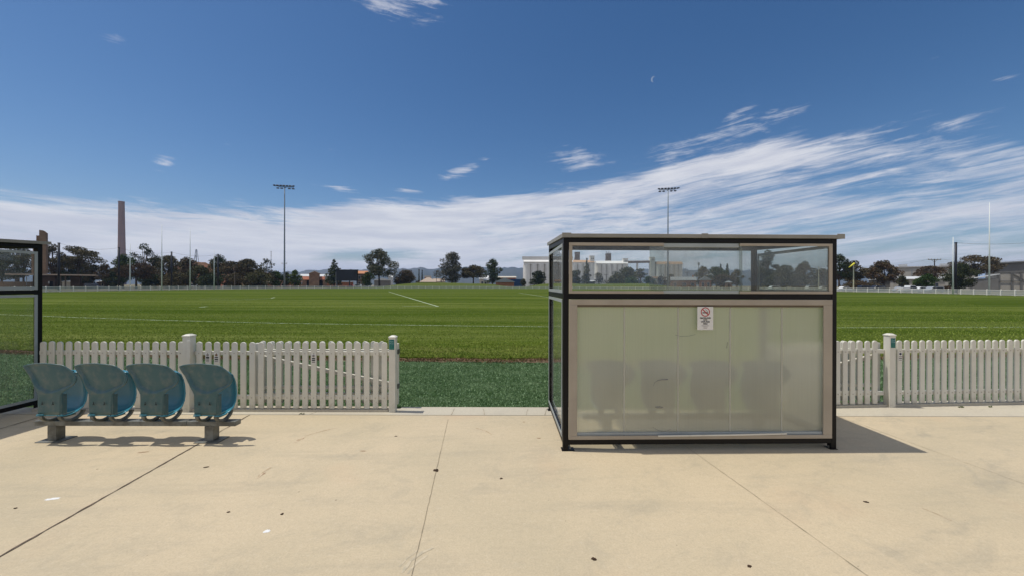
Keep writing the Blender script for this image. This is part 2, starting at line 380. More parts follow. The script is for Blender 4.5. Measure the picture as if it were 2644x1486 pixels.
# ------------------------------------------------------------------ mesh helpers
class MB:
    def __init__(s): s.v = []; s.f = []
    def add(s, vs, fs):
        k = len(s.v); s.v += [tuple(p) for p in vs]; s.f += [tuple(i + k for i in f) for f in fs]; return s
    def box(s, x0, x1, y0, y1, z0, z1):
        return s.add([(x0, y0, z0), (x1, y0, z0), (x1, y1, z0), (x0, y1, z0), (x0, y0, z1), (x1, y0, z1), (x1, y1, z1), (x0, y1, z1)],
                     [(0, 3, 2, 1), (4, 5, 6, 7), (0, 1, 5, 4), (1, 2, 6, 5), (2, 3, 7, 6), (3, 0, 4, 7)])
    def bar(s, a, b, w, h, up=(0, 0, 1)):
        a, b = Vector(a), Vector(b); d = (b - a).normalized(); u = Vector(up)
        sx = d.cross(u); sx = sx.normalized() if sx.length > 1e-5 else Vector((1, 0, 0)); uu = sx.cross(d).normalized()
        P = []
        for q in (a, b):
            for i, j in ((-1, -1), (1, -1), (1, 1), (-1, 1)): P.append(q + sx * i * w / 2 + uu * j * h / 2)
        return s.add(P, [(0, 1, 2, 3), (7, 6, 5, 4), (0, 4, 5, 1), (1, 5, 6, 2), (2, 6, 7, 3), (3, 7, 4, 0)])
    def tube(s, pts, rad, n=8, cap=True):
        pts = [Vector(p) for p in pts]; m = len(pts)
        if not isinstance(rad, (list, tuple)): rad = [rad] * m
        k0 = len(s.v); prev = None
        for i, p in enumerate(pts):
            d = (pts[min(i + 1, m - 1)] - pts[max(i - 1, 0)]).normalized()
            ref = Vector((1, 0, 0)) if abs(d.x) < .9 else Vector((0, 1, 0))
            a = d.cross(ref).normalized(); b = d.cross(a)
            for j in range(n):
                t = 2 * math.pi * j / n
                s.v.append(tuple(p + (a * math.cos(t) + b * math.sin(t)) * rad[i]))
        for i in range(m - 1):
            for j in range(n):
                a = k0 + i * n + j; b = k0 + i * n + (j + 1) % n
                s.f.append((a, b, b + n, a + n))
        if cap:
            s.f.append(tuple(range(k0 + n - 1, k0 - 1, -1))); s.f.append(tuple(range(k0 + (m - 1) * n, k0 + m * n)))
        return s
    def prism(s, poly, y0, y1, axis='y'):
        n = len(poly)
        def P(a, b, c): return (a, c, b) if axis == 'y' else ((c, a, b) if axis == 'x' else (a, b, c))
        vs = [P(a, b, y0) for a, b in poly] + [P(a, b, y1) for a, b in poly]
        fs = [tuple(range(n)), tuple(range(2 * n - 1, n - 1, -1))] + [(i, i + n, (i + 1) % n + n, (i + 1) % n) for i in range(n)]
        return s.add(vs, fs)
    def quad(s, a, b, c, d): return s.add([a, b, c, d], [(0, 1, 2, 3)])
    def build(s, name, material, parent=None, smooth=False, bevel=0.0, loc=None, fix=True):
        me = bpy.data.meshes.new(name); me.from_pydata(s.v, [], s.f); me.update()
        if fix:
            import bmesh
            bm = bmesh.new(); bm.from_mesh(me); bmesh.ops.recalc_face_normals(bm, faces=bm.faces); bm.to_mesh(me); bm.free()
        if smooth:
            for p in me.polygons: p.use_smooth = True
        ms = material if isinstance(material, (list, tuple)) else [material]
        for q in ms: me.materials.append(M[q])
        ob = bpy.data.objects.new(name, me); C.objects.link(ob)
        if parent: ob.parent = parent
        if loc: ob.location = loc
        if bevel:
            bv = ob.modifiers.new('bevel', 'BEVEL'); bv.width = bevel; bv.segments = 2; bv.limit_method = 'ANGLE'
        return ob
def thing(name, label, cat, loc=(0, 0, 0), rz=0.0, group=None):
    o = bpy.data.objects.new(name, None); C.objects.link(o); o.empty_display_size = .3
    o.location = loc; o.rotation_euler = (0, 0, rz); tag(o, label, cat, group); return o
def tag(o, label, cat, group=None):
    o['label'] = label; o['category'] = cat
    if group: o['group'] = group
    return o
def struct(o, kind='structure'): o['kind'] = kind; return o
def dup(root, loc=None, rz=None, label=None):
    def cp(o, par):
        c = o.copy(); C.objects.link(c)
        if par: c.parent = par
        for ch in list(o.children): cp(ch, c)
        return c
    r_ = cp(root, None)
    if loc is not None: r_.location = loc
    if rz is not None: r_.rotation_euler = (0, 0, rz)
    if label: r_['label'] = label
    return r_
def text(name, s, size, material, parent, loc, rot=(R(90), 0, 0), bold=0.0, sx=1.0):
    cu = bpy.data.curves.new(name, 'FONT'); cu.body = s; cu.size = size; cu.align_x = 'CENTER'; cu.extrude = .0006; cu.offset = bold
    tmp = bpy.data.objects.new('tmp', cu); C.objects.link(tmp)
    dg = bpy.context.evaluated_depsgraph_get(); dg.update()
    me = bpy.data.meshes.new_from_object(tmp.evaluated_get(dg)); bpy.data.objects.remove(tmp)
    me.materials.clear(); me.materials.append(M[material])
    o = bpy.data.objects.new(name, me); C.objects.link(o); o.parent = parent; o.location = loc; o.rotation_euler = rot; o.scale = (sx, 1, 1)
    return o

# ================================================================== SETTING
oval = [(-85, 54), (-89, 62), (-92, 75), (-95.5, 92), (-97, 108), (-96.5, 122), (-92, 138), (-84, 152), (-71, 163), (-55, 169.5), (-38, 173), (-20, 175), (0, 176), (18, 175.5), (36, 172), (53, 165), (68, 155), (80, 143), (89, 129), (94, 114), (95.5, 100), (94, 86), (91.5, 76), (88, 66), (83, 56)]
near_edge = [(75, 42), (62, 31), (48, 22.5), (34, 15.3), (22, 11.2), (12, 9.15), (5, 8.5), (0, 8.35), (-6, 8.55), (-14, 9.5), (-24, 12.3), (-36, 17.5), (-50, 26), (-64, 36), (-76, 45)]
def sheet(name, poly, z, material):
    mb = MB(); mb.add([(x, y, z) for x, y in poly], [tuple(range(len(poly)))])
    o = mb.build(name, material, fix=False)
    if o.data.polygons[0].normal.z < 0: o.data.flip_normals()
    return struct(o)
mb = MB(); N = 64
mb.add([(0, 0, -.05)] + [(25000 * math.cos(2 * math.pi * i / N), 25000 * math.sin(2 * math.pi * i / N), -.05) for i in range(N)], [(0, i + 1, (i + 1) % N + 1) for i in range(N)])
struct(mb.build('ground', 'ground', fix=False))
sheet('playing_field', oval + near_edge, -.012, 'lawn')
# artificial turf strip between the paving and the lawn
ne = [(x, y) for x, y in near_edge if abs(x) < 60]
sheet('artificial_turf', [(60, 4.95), (60, 30)] + [(x, y - .28) for x, y in ne if abs(x) < 50] + [(-60, 30), (-60, 4.95)], -.008, 'artificial_turf')
# ragged strip of dead grass where turf meets lawn
mb = MB(); rnd = random.Random(3)
xs = np.arange(-24, 24, .06); up = []; lo = []
nx = [p[0] for p in reversed(ne)]; ny = [p[1] for p in reversed(ne)]
w1 = w2 = 0
for x in xs:
    y0 = float(np.interp(x, nx, ny)); w1 = w1 * .8 + rnd.gauss(0, .028); w2 = w2 * .8 + rnd.gauss(0, .022)
    k = .5 + .5 * math.sin(x * 2.1) * math.sin(x * .77 + 1)
    up.append((x, y0 + .02 + .12 * k + w1 + rnd.gauss(0, .02), -.004)); lo.append((x, y0 - .28 + w2 + rnd.gauss(0, .015), -.004))
n = len(xs); mb.add(up + lo, [(i, i + n, i + n + 1, i + 1) for i in range(n - 1)])
struct(mb.build('dead_grass_edge', 'dead_grass', fix=True))
# concrete paving, border strip, plinth
sheet('concrete_paving', [(-80, -60), (80, -60), (80, 4.768), (-80, 4.768)], 0.0, 'concrete')
mb = MB(); mb.prism([(-80, 4.778), (80, 4.778), (80, 10.0), (5.03, 5.27), (3.6, 5.17), (3.6, 5.03), (-80, 5.03)], -.05, .001, 'z'); struct(mb.build('paving_border', 'concrete_edge'))
mb = MB(); mb.box(-1.44, 3.6, 5.03, 5.09, -.05, .001); struct(mb.build('paving_edging', 'concrete_edge'))
def strip(name, pts, w, z, material, jit=0.0, seed=1):
    rn = random.Random(seed); mb = MB(); P = []
    for (a, b) in zip(pts[:-1], pts[1:]):
        L = math.hypot(b[0] - a[0], b[1] - a[1]); k = max(1, int(L / .05)) if jit else 1
        P += [(a[0] + (b[0] - a[0]) * i / k, a[1] + (b[1] - a[1]) * i / k) for i in range(k)]
    P.append(pts[-1]); vs = []
    for i, p in enumerate(P):
        a = P[max(0, i - 1)]; b = P[min(len(P) - 1, i + 1)]; L = math.hypot(b[0] - a[0], b[1] - a[1])
        nx_, ny_ = -(b[1] - a[1]) / L, (b[0] - a[0]) / L
        ww = w * (1 + (rn.uniform(-.5, .5) if jit else 0)); oj = rn.gauss(0, jit)
        vs += [(p[0] + nx_ * (oj + ww / 2), p[1] + ny_ * (oj + ww / 2), z), (p[0] + nx_ * (oj - ww / 2), p[1] + ny_ * (oj - ww / 2), z)]
    mb.add(vs, [(2 * i, 2 * i + 1, 2 * i + 3, 2 * i + 2) for i in range(len(P) - 1)])
    return struct(mb.build(name, material))
a, b = gp(645, 1070), gp(0, 1436)
def ext(a, b, t): return (a.x + (b.x - a.x) * t, a.y + (b.y - a.y) * t)
strip('expansion_joint', [ext(a, b, 0), ext(a, b, 2.2)], .013, .004, 'joint', .0012)
a, b = gp(1157, 1082), gp(1063, 1486)
strip('saw_cut', [ext(a, b, 0), ext(a, b, 2)], .0032, .004, 'joint_faint', .0010, 2)
a, b = gp(1766, 1148), gp(2240, 1486)
strip('saw_cut', [ext(a, b, -.4), ext(a, b, 2)], .0028, .004, 'joint_faint', .0010, 3)
strip('saw_cut', [(4.02, 4.76), (4.38, .5)], .003, .004, 'joint_faint', .0010, 4)
strip('expansion_joint', [(6.38, 4.76), (6.6, 1.5)], .008, .004, 'joint_faint', .0010, 5)
strip('expansion_joint', [(-5.68, 4.76), (-5.45, 1.0)], .010, .004, 'joint', .0012, 6)
mb = MB(); mb.box(-80, 80, 4.768, 4.778, -.04, -.006); struct(mb.build('expansion_joint', 'joint'))
for i, (px, dxx) in enumerate([(1252, -.03), (1357, .03), (1404, .05), (815, .06), (1170, .0)]):
    q = gp(px, 1060); strip('border_crack', [(q.x, 4.78), (q.x + dxx * .5, 4.9), (q.x + dxx, 5.02)], .005, .0045, 'joint_faint', .004, 20 + i)

# field markings
def lp(*pts): return [(gp(x, y).x, gp(x, y).y) for x, y in pts]
bl = lp((0, 810), (200, 818), (420, 825), (700, 832), (950, 836), (1200, 839.5), (1411, 841.5), (1800, 843.5), (2170, 844), (2400, 843.5), (2644, 842.5))
bl = [(-76, 46), (-60, 34), (-45, 27.5)] + bl + [(36, 19.5), (55, 31), (72, 46)]
strip('boundary_line', bl, .075, -.008, 'line_white', .006, 7)
strip('centre_square_line', lp((1003, 752), (1132, 790)), .16, -.008, 'line_white')
strip('centre_square_line', lp((1132, 790), (1040, 789)), .12, -.008, 'line_white')
strip('centre_square_line', lp((1340, 755), (1440, 770)), .14, -.008, 'line_white')
strip('fifty_metre_line', lp((515, 772), (620, 773), (700, 769), (709, 766.5)), .14, -.008, 'line_white')
strip('fifty_metre_line', lp((516, 792), (534, 790)), .2, -.008, 'line_white')
# grass mound at the far side of the oval
mb = MB(); gx = np.linspace(-90, 95, 75); gy = np.linspace(181, 232, 22); vs = []
for j, y in enumerate(gy):
    for i, x in enumerate(gx):
        q = (y - 181) / 51; hx = (1 / (1 + math.exp(-(x + 64) / 4.5))) * (1 / (1 + math.exp((x - 82) / 5.0))); dip = 1 - .75 * math.exp(-((x - 4) / 11) ** 2)
        vs.append((x, y, -.02 + 2.5 * math.sin(math.pi * q) ** 1.2 * hx * dip * (1 + .1 * math.sin(x * .11) + .05 * math.sin(x * .31 + y))))
W_ = len(gx); mb.add(vs, [(j * W_ + i, j * W_ + i + 1, (j + 1) * W_ + i + 1, (j + 1) * W_ + i) for j in range(21) for i in range(W_ - 1)])
struct(mb.build('grass_mound', 'mound_grass', smooth=True))
# perimeter road / car park
def off(pts, d):
    outp = []
    for i, p in enumerate(pts):
        a = pts[max(0, i - 1)]; b = pts[min(len(pts) - 1, i + 1)]; L = math.hypot(b[0] - a[0], b[1] - a[1])
        outp.append((p[0] - (b[1] - a[1]) / L * d, p[1] + (b[0] - a[0]) / L * d))
    return outp
i1 = off(oval, 2.5); i2 = off(oval, 6.5)
mb = MB(); n = len(oval); mb.add([(x, y, -.03) for x, y in i1] + [(x, y, -.03) for x, y in i2], [(i, i + 1, i + 1 + n, i + n) for i in range(n - 1)])
struct(mb.build('perimeter_road', 'asphalt'))

# far range of hills
def ridge(name, D, pts, material, depth, seed, rough):
    rn = random.Random(seed); px = np.arange(pts[0][0], pts[-1][0] + 1, 9.0); vs = []; nrow = 9
    P = [rn.uniform(0, 6.28) for _ in range(12)]
    for j in range(nrow):
        q = j / (nrow - 1)
        for x in px:
            y = float(np.interp(x, [p[0] for p in pts], [p[1] for p in pts]))
            top = pd(x, y, D); X_ = top.x * (D - depth + q * depth) / D
            hh = top.z * (1 + .03 * math.sin(x * .05 + P[0]) + .022 * math.sin(x * .13 + P[1]) + .015 * math.sin(x * .31 + P[2]))
            prof = math.sin(min(1, q * 1.0) * math.pi / 2) ** .9
            spur = 1 + rough * (1 - q) * (math.sin(x * .11 + P[3] + q * 3) * .5 + math.sin(x * .27 + P[4] + q * 5) * .5)
            vs.append((X_, D - depth + q * depth, max(-5, hh * prof * spur) if j else -20))
    w = len(px)
    o = MB().add(vs, [(j * w + i, j * w + i + 1, (j + 1) * w + i + 1, (j + 1) * w + i) for j in range(nrow - 1) for i in range(w - 1)]).build(name, material, smooth=True)
    return struct(o)
ridge('far_hills', 5000, [(-300, 716), (300, 712), (640, 708), (760, 702), (800, 699), (850, 698), (960, 697), (1010, 694), (1060, 694), (1110, 695), (1160, 693.5), (1240, 691.5), (1300, 692.5), (1360, 694), (1500, 695), (1640, 696), (1720, 696), (1800, 697), (1920, 699), (2100, 702), (2300, 710), (2700, 722)], 'hill', 1800, 5, .35)
# low tree-covered rise with red earth behind the left trees
ridge('red_earth_rise', 320, [(395, 742), (415, 716), (435, 700), (450, 688), (500, 677), (560, 681), (610, 690), (650, 698), (700, 706), (760, 728), (800, 742)], 'rock_red', 110, 9, .12)

# ================================================================== TREES
class NG: pass
def leaves(name, centers, radii, counts, ls, material, parent, seed, droop=0.0):
    rg = np.random.default_rng(seed); V = []
    for (c, r_, k) in zip(centers, radii, counts):
        d = rg.normal(size=(k, 3)); d /= np.linalg.norm(d, axis=1)[:, None]
        rr = rg.uniform(.15, 1.0, size=(k, 1)) ** .45
        p = np.array(c) + d * rr * np.array(r_)
        p[:, 2] += droop * rg.normal(size=k) * r_[2]
        n1 = rg.normal(size=(k, 3)); n1 /= np.linalg.norm(n1, axis=1)[:, None]
        t1 = np.cross(n1, rg.normal(size=(k, 3))); t1 /= np.linalg.norm(t1, axis=1)[:, None]
        t2 = np.cross(n1, t1); s = ls * rg.uniform(.55, 1.25, size=(k, 1))
        V.append(np.stack([p - t1 * s - t2 * s * .6, p + t1 * s - t2 * s * .4, p + t1 * s * .7 + t2 * s * .6, p - t1 * s * .8 + t2 * s * .5], 1).reshape(-1, 3))
    V = np.concatenate(V); n = len(V) // 4
    me = bpy.data.meshes.new(name); me.vertices.add(len(V)); me.vertices.foreach_set('co', V.astype(np.float32).ravel())
    me.loops.add(len(V)); me.loops.foreach_set('vertex_index', np.arange(len(V), dtype=np.int32))
    me.polygons.add(n); me.polygons.foreach_set('loop_start', np.arange(0, len(V), 4, dtype=np.int32)); me.polygons.foreach_set('loop_total', np.full(n, 4, dtype=np.int32))
    me.update(); me.materials.append(M[material])
    o = bpy.data.objects.new(name, me); C.objects.link(o); o.parent = parent
    return o
TREE_N = [0]
def tree(label, px, w_px, top, D, kind, lm, base=None, name=None, cat='tree', group=None, dens=1.0, bark='bark', lean=0.0, ccx=0.0):
    """px/w_px: centre and width in the photograph, used only to get real position and size at distance D"""
    TREE_N[0] += 1; seed = TREE_N[0] * 17 + 3; rn = random.Random(seed)
    t = pd(px, top, D); h = max(t.z, 1.2); w = w_px * D / 1000
    nm = name or {'gum': 'gum_tree', 'umbrella': 'umbrella_tree', 'round': 'shade_tree', 'pine': 'pine_tree', 'cypress': 'cypress_tree', 'bush': 'shrub', 'sparse': 'gum_tree'}[kind]
    root = thing(nm, label, cat, (t.x, D, 0), 0, group)
    cs, rs = [], []
    if kind in ('gum', 'sparse'):
        n = max(16, int((30 if kind == 'gum' else 17) * (h / w) ** .3))
        for i in range(n):
            a = rn.uniform(0, 2 * math.pi); q = (i + .5) / n
            z = h * (.34 + .58 * q); env = math.sin(math.pi * min(1, .18 + .80 * q)) ** .6
            rr = rn.uniform(.25, .92) * w / 2 * env
            sz = rn.uniform(.095, .185) * w * (.95 if kind == 'sparse' else 1)
            cs.append((rr * math.cos(a) + lean * z, rr * math.sin(a) * .8, z - sz * .2)); rs.append((sz, sz * .9, sz * rn.uniform(.5, .75)))
        cs.append((lean * h, 0, h - .11 * w)); rs.append((.14 * w, .14 * w, .11 * w))
        th = .35
    elif kind == 'umbrella':
        n = 17
        for i in range(n):
            a = rn.uniform(0, 2 * math.pi); q = math.sqrt((i + .5) / n); rr = q * w / 2 * .86
            z = h * (.90 - .30 * q * q) + rn.gauss(0, .02 * h); sz = rn.uniform(.13, .19) * w
            cs.append((rr * math.cos(a), rr * math.sin(a) * .8, z)); rs.append((sz, sz, sz * .40))
        for i in range(8):
            a = rn.uniform(0, 2 * math.pi); rr = rn.uniform(.2, .8) * w / 2; sz = rn.uniform(.10, .17) * w
            cs.append((rr * math.cos(a), rr * math.sin(a) * .8, h * rn.uniform(.45, .68))); rs.append((sz, sz, sz * .5))
        th = .5
    elif kind == 'round':
        n = 40
        for i in range(n):
            a = rn.uniform(0, 2 * math.pi); q = (i + .5) / n; z = h * (.18 + .72 * q)
            env = math.sqrt(max(.05, 1 - (2 * (q - .42)) ** 2 * .8)); rr = rn.uniform(.15, .90) * w / 2 * env; sz = rn.uniform(.09, .185) * w
            cs.append((rr * math.cos(a), rr * math.sin(a) * .8, z)); rs.append((sz, sz * .9, sz * .72))
        cs.append((0, 0, h - .16 * w)); rs.append((.2 * w, .2 * w, .16 * w))
        th = .2
    elif kind == 'bush':
        n = 12
        for i in range(n):
            a = rn.uniform(0, 2 * math.pi); rr = rn.uniform(0, .78) * w / 2; sz = rn.uniform(.16, .25) * w; hz = min(sz, h * .35)
            cs.append((rr * math.cos(a), rr * math.sin(a) * .6, max(hz * .6, (h - hz) * rn.uniform(.3, 1) * (1 - .35 * (2 * rr / w) ** 2)))); rs.append((sz, sz, hz))
        th = .1
    elif kind == 'pine':
        n = 34
        for i in range(n):
            q = (i + .5) / n; z = h * (.12 + .84 * q); env = (1 - q) ** .62 * (1 if q > .12 else .75) * w / 2
            a = i * 2.4; rr = env * rn.uniform(.55, .85); sz = max(.07 * w, env * .42) * rn.uniform(.8, 1.2)
            cs.append((rr * math.cos(a), rr * math.sin(a), z)); rs.append((sz, sz, sz * .62))
        cs.append((0, 0, h * .96)); rs.append((.07 * w, .07 * w, .05 * h)); cs.append((0, 0, h * .5)); rs.append((w * .22, w * .22, h * .38))
        th = .1
    elif kind == 'cypress':
        n = 14
        for i in range(n):
            q = (i + .5) / n; env = (math.sin(math.pi * (.12 + .86 * q) ** .75)) * w / 2; a = i * 2.4
            cs.append((env * .35 * math.cos(a), env * .35 * math.sin(a), h * (.05 + .9 * q))); rs.append((max(.08 * w, env * .72), max(.08 * w, env * .72), h * .08))
        cs.append((0, 0, h * .95)); rs.append((.08 * w, .08 * w, .06 * h))
        th = .05
    ls = max(.13, .00135 * D)
    if D > 260: ls = .0013 * D
    vols = [r_[0] * r_[2] for r_ in rs]; cover = {'gum': 2.6, 'sparse': 2.0, 'umbrella': 2.6, 'round': 2.9, 'bush': 3.0, 'pine': 3.2, 'cypress': 4.0}[kind] * dens
    cnt = [max(30, int(cover * math.pi * v / (ls * ls * 2.2))) for v in vols]
    tot = sum(cnt)
    if tot > 9000: cnt = [int(c_ * 9000 / tot) for c_ in cnt]
    leaves('crown', cs, rs, cnt, ls, lm, root, seed)
    mb = MB(); tr = max(.08, .028 * h) * (1.3 if kind == 'umbrella' else 1); tt = h * th
    if kind in ('pine', 'cypress'): mb.tube([(0, 0, -.1), (0, 0, h * .5), (0, 0, h * .93)], [tr, tr * .6, tr * .15], 8)
    elif kind == 'bush':
        for i in range(4):
            c_ = cs[i]; mb.tube([(c_[0] * .15, c_[1] * .15, -.05), (c_[0] * .5, c_[1] * .5, c_[2] * .5), c_], [.07, .05, .02], 5)
    else:
        sw = rn.uniform(-.03, .03) * h
        mb.tube([(0, 0, -.1), (sw * .5 + lean * tt * .5, 0, tt * .5), (sw + lean * tt, 0, tt)], [tr, tr * .8, tr * .65], 8)
        for c_ in cs:
            if rn.random() < .85:
                s0 = Vector((sw + lean * tt, 0, tt * rn.uniform(.8, 1))); e0 = Vector(c_)
                if e0.z < s0.z: s0.z = e0.z * .85
                mid = s0.lerp(e0, .5) + Vector((0, 0, .05 * h * rn.uniform(0, 1)))
                mb.tube([s0, mid, e0], [tr * .45, tr * .28, tr * .1], 5)
    mb.build('trunk', bark, root, smooth=True)
    return root
LB = 'trees along the left end of the oval'
# left bank, through the left shelter glass first
tree('dark gum tree behind the left shelter glass, at the very edge of the photo', 5, 95, 646, 150, 'gum', 'leaf_dark', group=LB, dens=1.4)
tree('dark gum tree seen in the left shelter glass beside the tan tower', 62, 60, 652, 160, 'gum', 'leaf_gum', group=LB)
tree('low dark umbrella tree whose top shows just over the left shelter roof', 44, 70, 616, 210, 'umbrella', 'leaf_olive', group=LB)
tree('tall dark gum tree just right of the tan brick tower', 136, 66, 629, 150, 'gum', 'leaf_brown', group=LB, dens=1.2)
tree('broad flat-topped umbrella tree right of the first black net pole', 203, 106, 633, 155, 'umbrella', 'leaf_brown', group=LB, dens=1.3)
tree('dark round tree filling the space under the broad umbrella tree', 178, 90, 660, 165, 'round', 'leaf_dark', group=LB)
tree('reddish low-hanging tree left of the chimney', 240, 56, 680, 160, 'gum', 'leaf_brown', group=LB)
tree('dark purple-brown round tree in the gap left of the chimney foot', 272, 46, 680, 150, 'round', 'leaf_rust', group=LB)
tree('deep green tree in front of the chimney foot', 318, 66, 655, 160, 'round', 'leaf_green', group=LB)
tree('tall ragged gum tree with bare limbs, highest crown right of the chimney', 373, 66, 628, 165, 'sparse', 'leaf_dark', group=LB, bark='bark_pale', dens=1.25)
tree('wide brown umbrella tree below the tall ragged gum', 352, 96, 678, 140, 'umbrella', 'leaf_rust', group=LB, dens=1.3)
tree('brown tree between the two tall left goal posts, nearer the left one', 436, 74, 658, 160, 'round', 'leaf_brown', group=LB)
tree('dark rounded tree directly behind the left tall goal post', 402, 62, 662, 172, 'round', 'leaf_olive', group=LB)
tree('brown tree behind the right one of the two tall left goal posts', 484, 76, 663, 170, 'round', 'leaf_brown', group=LB)
tree('green-brown tree below the patch of bare tan earth', 520, 72, 686, 155, 'round', 'leaf_olive', group=LB)
tree('dark-topped tree behind the fourth black net pole', 566, 62, 657, 180, 'round', 'leaf_dark', group=LB)
tree('brown umbrella tree right of the fourth black net pole', 600, 82, 672, 165, 'umbrella', 'leaf_rust', group=LB, dens=1.4)
tree('large domed brown tree in front of the red earth', 640, 78, 668, 170, 'round', 'leaf_brown', group=LB)
tree('airy gum tree with a thin crown at the right end of the left tree belt', 687, 56, 666, 180, 'sparse', 'leaf_gum', group=LB, bark='bark_pale')
tree('low brown bushy tree below the airy leaning gum', 664, 70, 702, 165, 'round', 'leaf_olive', group=LB)
tree('small green tree just left of the tall left floodlight mast', 712, 50, 699, 185, 'round', 'leaf_green', group=LB)
tree('small green tree just right of the tall left floodlight mast', 762, 40, 697, 190, 'round', 'leaf_green', group=LB)
tree('narrow dark tree half behind the tall left floodlight mast', 741, 26, 702, 195, 'round', 'leaf_dark', group=LB)
for i, (px, w, tp, D, lm, lb) in enumerate([(150, 60, 706, 172, 'leaf_brown', 'low dark tree under the flat canopy beside the first net pole'),
        (215, 64, 700, 175, 'leaf_dark', 'low dark tree at the right tip of the flat canopy'), (300, 50, 700, 150, 'leaf_dark', 'low dark tree at the foot of the second black net pole'),
        (385, 70, 706, 150, 'leaf_dark', 'low shadowy tree just left of the left tall goal post'), (455, 80, 706, 150, 'leaf_brown', 'low dark tree between the two tall left goal posts'),
        (545, 66, 708, 150, 'leaf_dark', 'low dark tree at the short post right of the left goal'), (610, 66, 708, 155, 'leaf_brown', 'low dark tree in front of the orange wall')]):
    tree(lb, px, w, tp, D, 'round', lm, group=LB)
# centre
tree('dark conical pine standing behind the black scoreboard', 863, 50, 670, 200, 'pine', 'leaf_dark', dens=1.2)
tree('tall open gum tree with a long straight trunk right of the scoreboard', 980, 98, 641, 215, 'gum', 'leaf_gum', dens=1.6)
tree('low leafy green tree at the left foot of the tall open gum', 951, 46, 702, 200, 'round', 'leaf_green')
tree('squat reddish-brown round tree on the grass mound', 1050, 72, 699, 215, 'round', 'leaf_rust', dens=1.0)
tree('large grey-green gum tree in the middle of the skyline', 1166, 82, 649, 225, 'round', 'leaf_grey', dens=.8)
tree('open reddish-brown tree right of the large grey-green gum', 1222, 78, 683, 230, 'umbrella', 'leaf_brown', dens=1.7)
tree('dark leaning tree left of the small gabled brick building', 1272, 56, 666, 210, 'round', 'leaf_dark', dens=.8, lean=-.02)
tree('thin dark cypress spire above the beige roof, left one of two', 1082, 3.5, 696, 330, 'cypress', 'leaf_dark', name='cypress_tree', group='twin cypress spires')
tree('thin dark cypress spire above the beige roof, right one of two', 1090, 3.5, 697, 330, 'cypress', 'leaf_dark', name='cypress_tree', group='twin cypress spires')
tree('dense dark tree against the foot of the white silos left of the shelter', 1390, 52, 698, 225, 'round', 'leaf_dark')
tree('low dark bush left of the dense tree at the silo foot', 1352, 22, 717, 215, 'bush', 'leaf_olive')
# through the shelter window
WG = 'trees seen through the shelter window'
tree('dense round tree at the left end of the shelter window', 1488, 56, 697, 235, 'round', 'leaf_dark', group=WG)
tree('dark pointed cypress in front of the silos', 1515, 23, 666, 232, 'cypress', 'leaf_dark', group=WG)
tree('thin grey tree with bare twigs right of the pointed cypress', 1546, 40, 702, 232, 'sparse', 'leaf_grey', group=WG)
tree('broad dark tree hiding the middle of the silos', 1622, 84, 691, 245, 'round', 'leaf_dark', group=WG)
tree('bright green rounded shrub under the broad dark tree', 1632, 36, 713, 228, 'bush', 'leaf_green', group=WG, name='shade_tree')
tree('wide low olive tree below the silo cylinders', 1590, 54, 708, 235, 'round', 'leaf_olive', group=WG)
tree('flat-topped tree under the conveyor bridge', 1655, 40, 690, 255, 'umbrella', 'leaf_dark', group=WG)
tree('small dark green tree below the right elevator tower', 1676, 38, 712, 225, 'round', 'leaf_green', group=WG)
tree('brown tree left of the right floodlight mast', 1706, 34, 712, 215, 'round', 'leaf_brown', group=WG)
tree('dark tree right of the right floodlight mast', 1733, 30, 707, 235, 'round', 'leaf_dark', group=WG)
tree('tall green tree with the mobile mast above it', 1815, 46, 686, 225, 'round', 'leaf_olive', group=WG)
tree('wide green tree in the middle pane of the shelter window', 1850, 62, 688, 215, 'round', 'leaf_green', group=WG)
tree('pointed pine top in the middle pane, left one of two', 1861, 16, 681, 225, 'pine', 'leaf_dark', group=WG)
tree('pointed pine top in the middle pane, right one of two', 1878, 18, 681, 225, 'pine', 'leaf_dark', group=WG)
tree('low brown tree in front of the pointed pines', 1868, 60, 708, 200, 'round', 'leaf_brown', group=WG)
tree('rounded tree beside the far right corner post of the shelter', 1903, 40, 694, 205, 'round', 'leaf_olive', group=WG)
tree('tall pale-limbed gum in the right pane of the shelter window', 1982, 66, 645, 170, 'gum', 'leaf_gum', group=WG, bark='bark_pale', dens=1.5)
tree('dark tree at the foot of the tall pale-limbed gum', 1965, 60, 690, 160, 'round', 'leaf_dark', group=WG)
tree('broad dark tree between the tall gum and the crowned tree', 2030, 70, 683, 165, 'round', 'leaf_dark', group=WG)
tree('dark tree with a small crown on top in the right pane', 2078, 60, 674, 165, 'gum', 'leaf_dark', group=WG, dens=1.6)
tree('grey domed shrub left of the street lamp', 2102, 36, 716, 140, 'bush', 'leaf_grey', group=WG, name='shade_tree')
tree('dark tree behind the street lamp', 2122, 56, 692, 160, 'round', 'leaf_dark', group=WG)
tree('low olive tree in the right pane behind the white wagon', 2005, 70, 708, 150, 'round', 'leaf_olive', group=WG)
tree('low dark tree in the right pane between the two parked cars', 2060, 60, 706, 150, 'round', 'leaf_dark', group=WG)
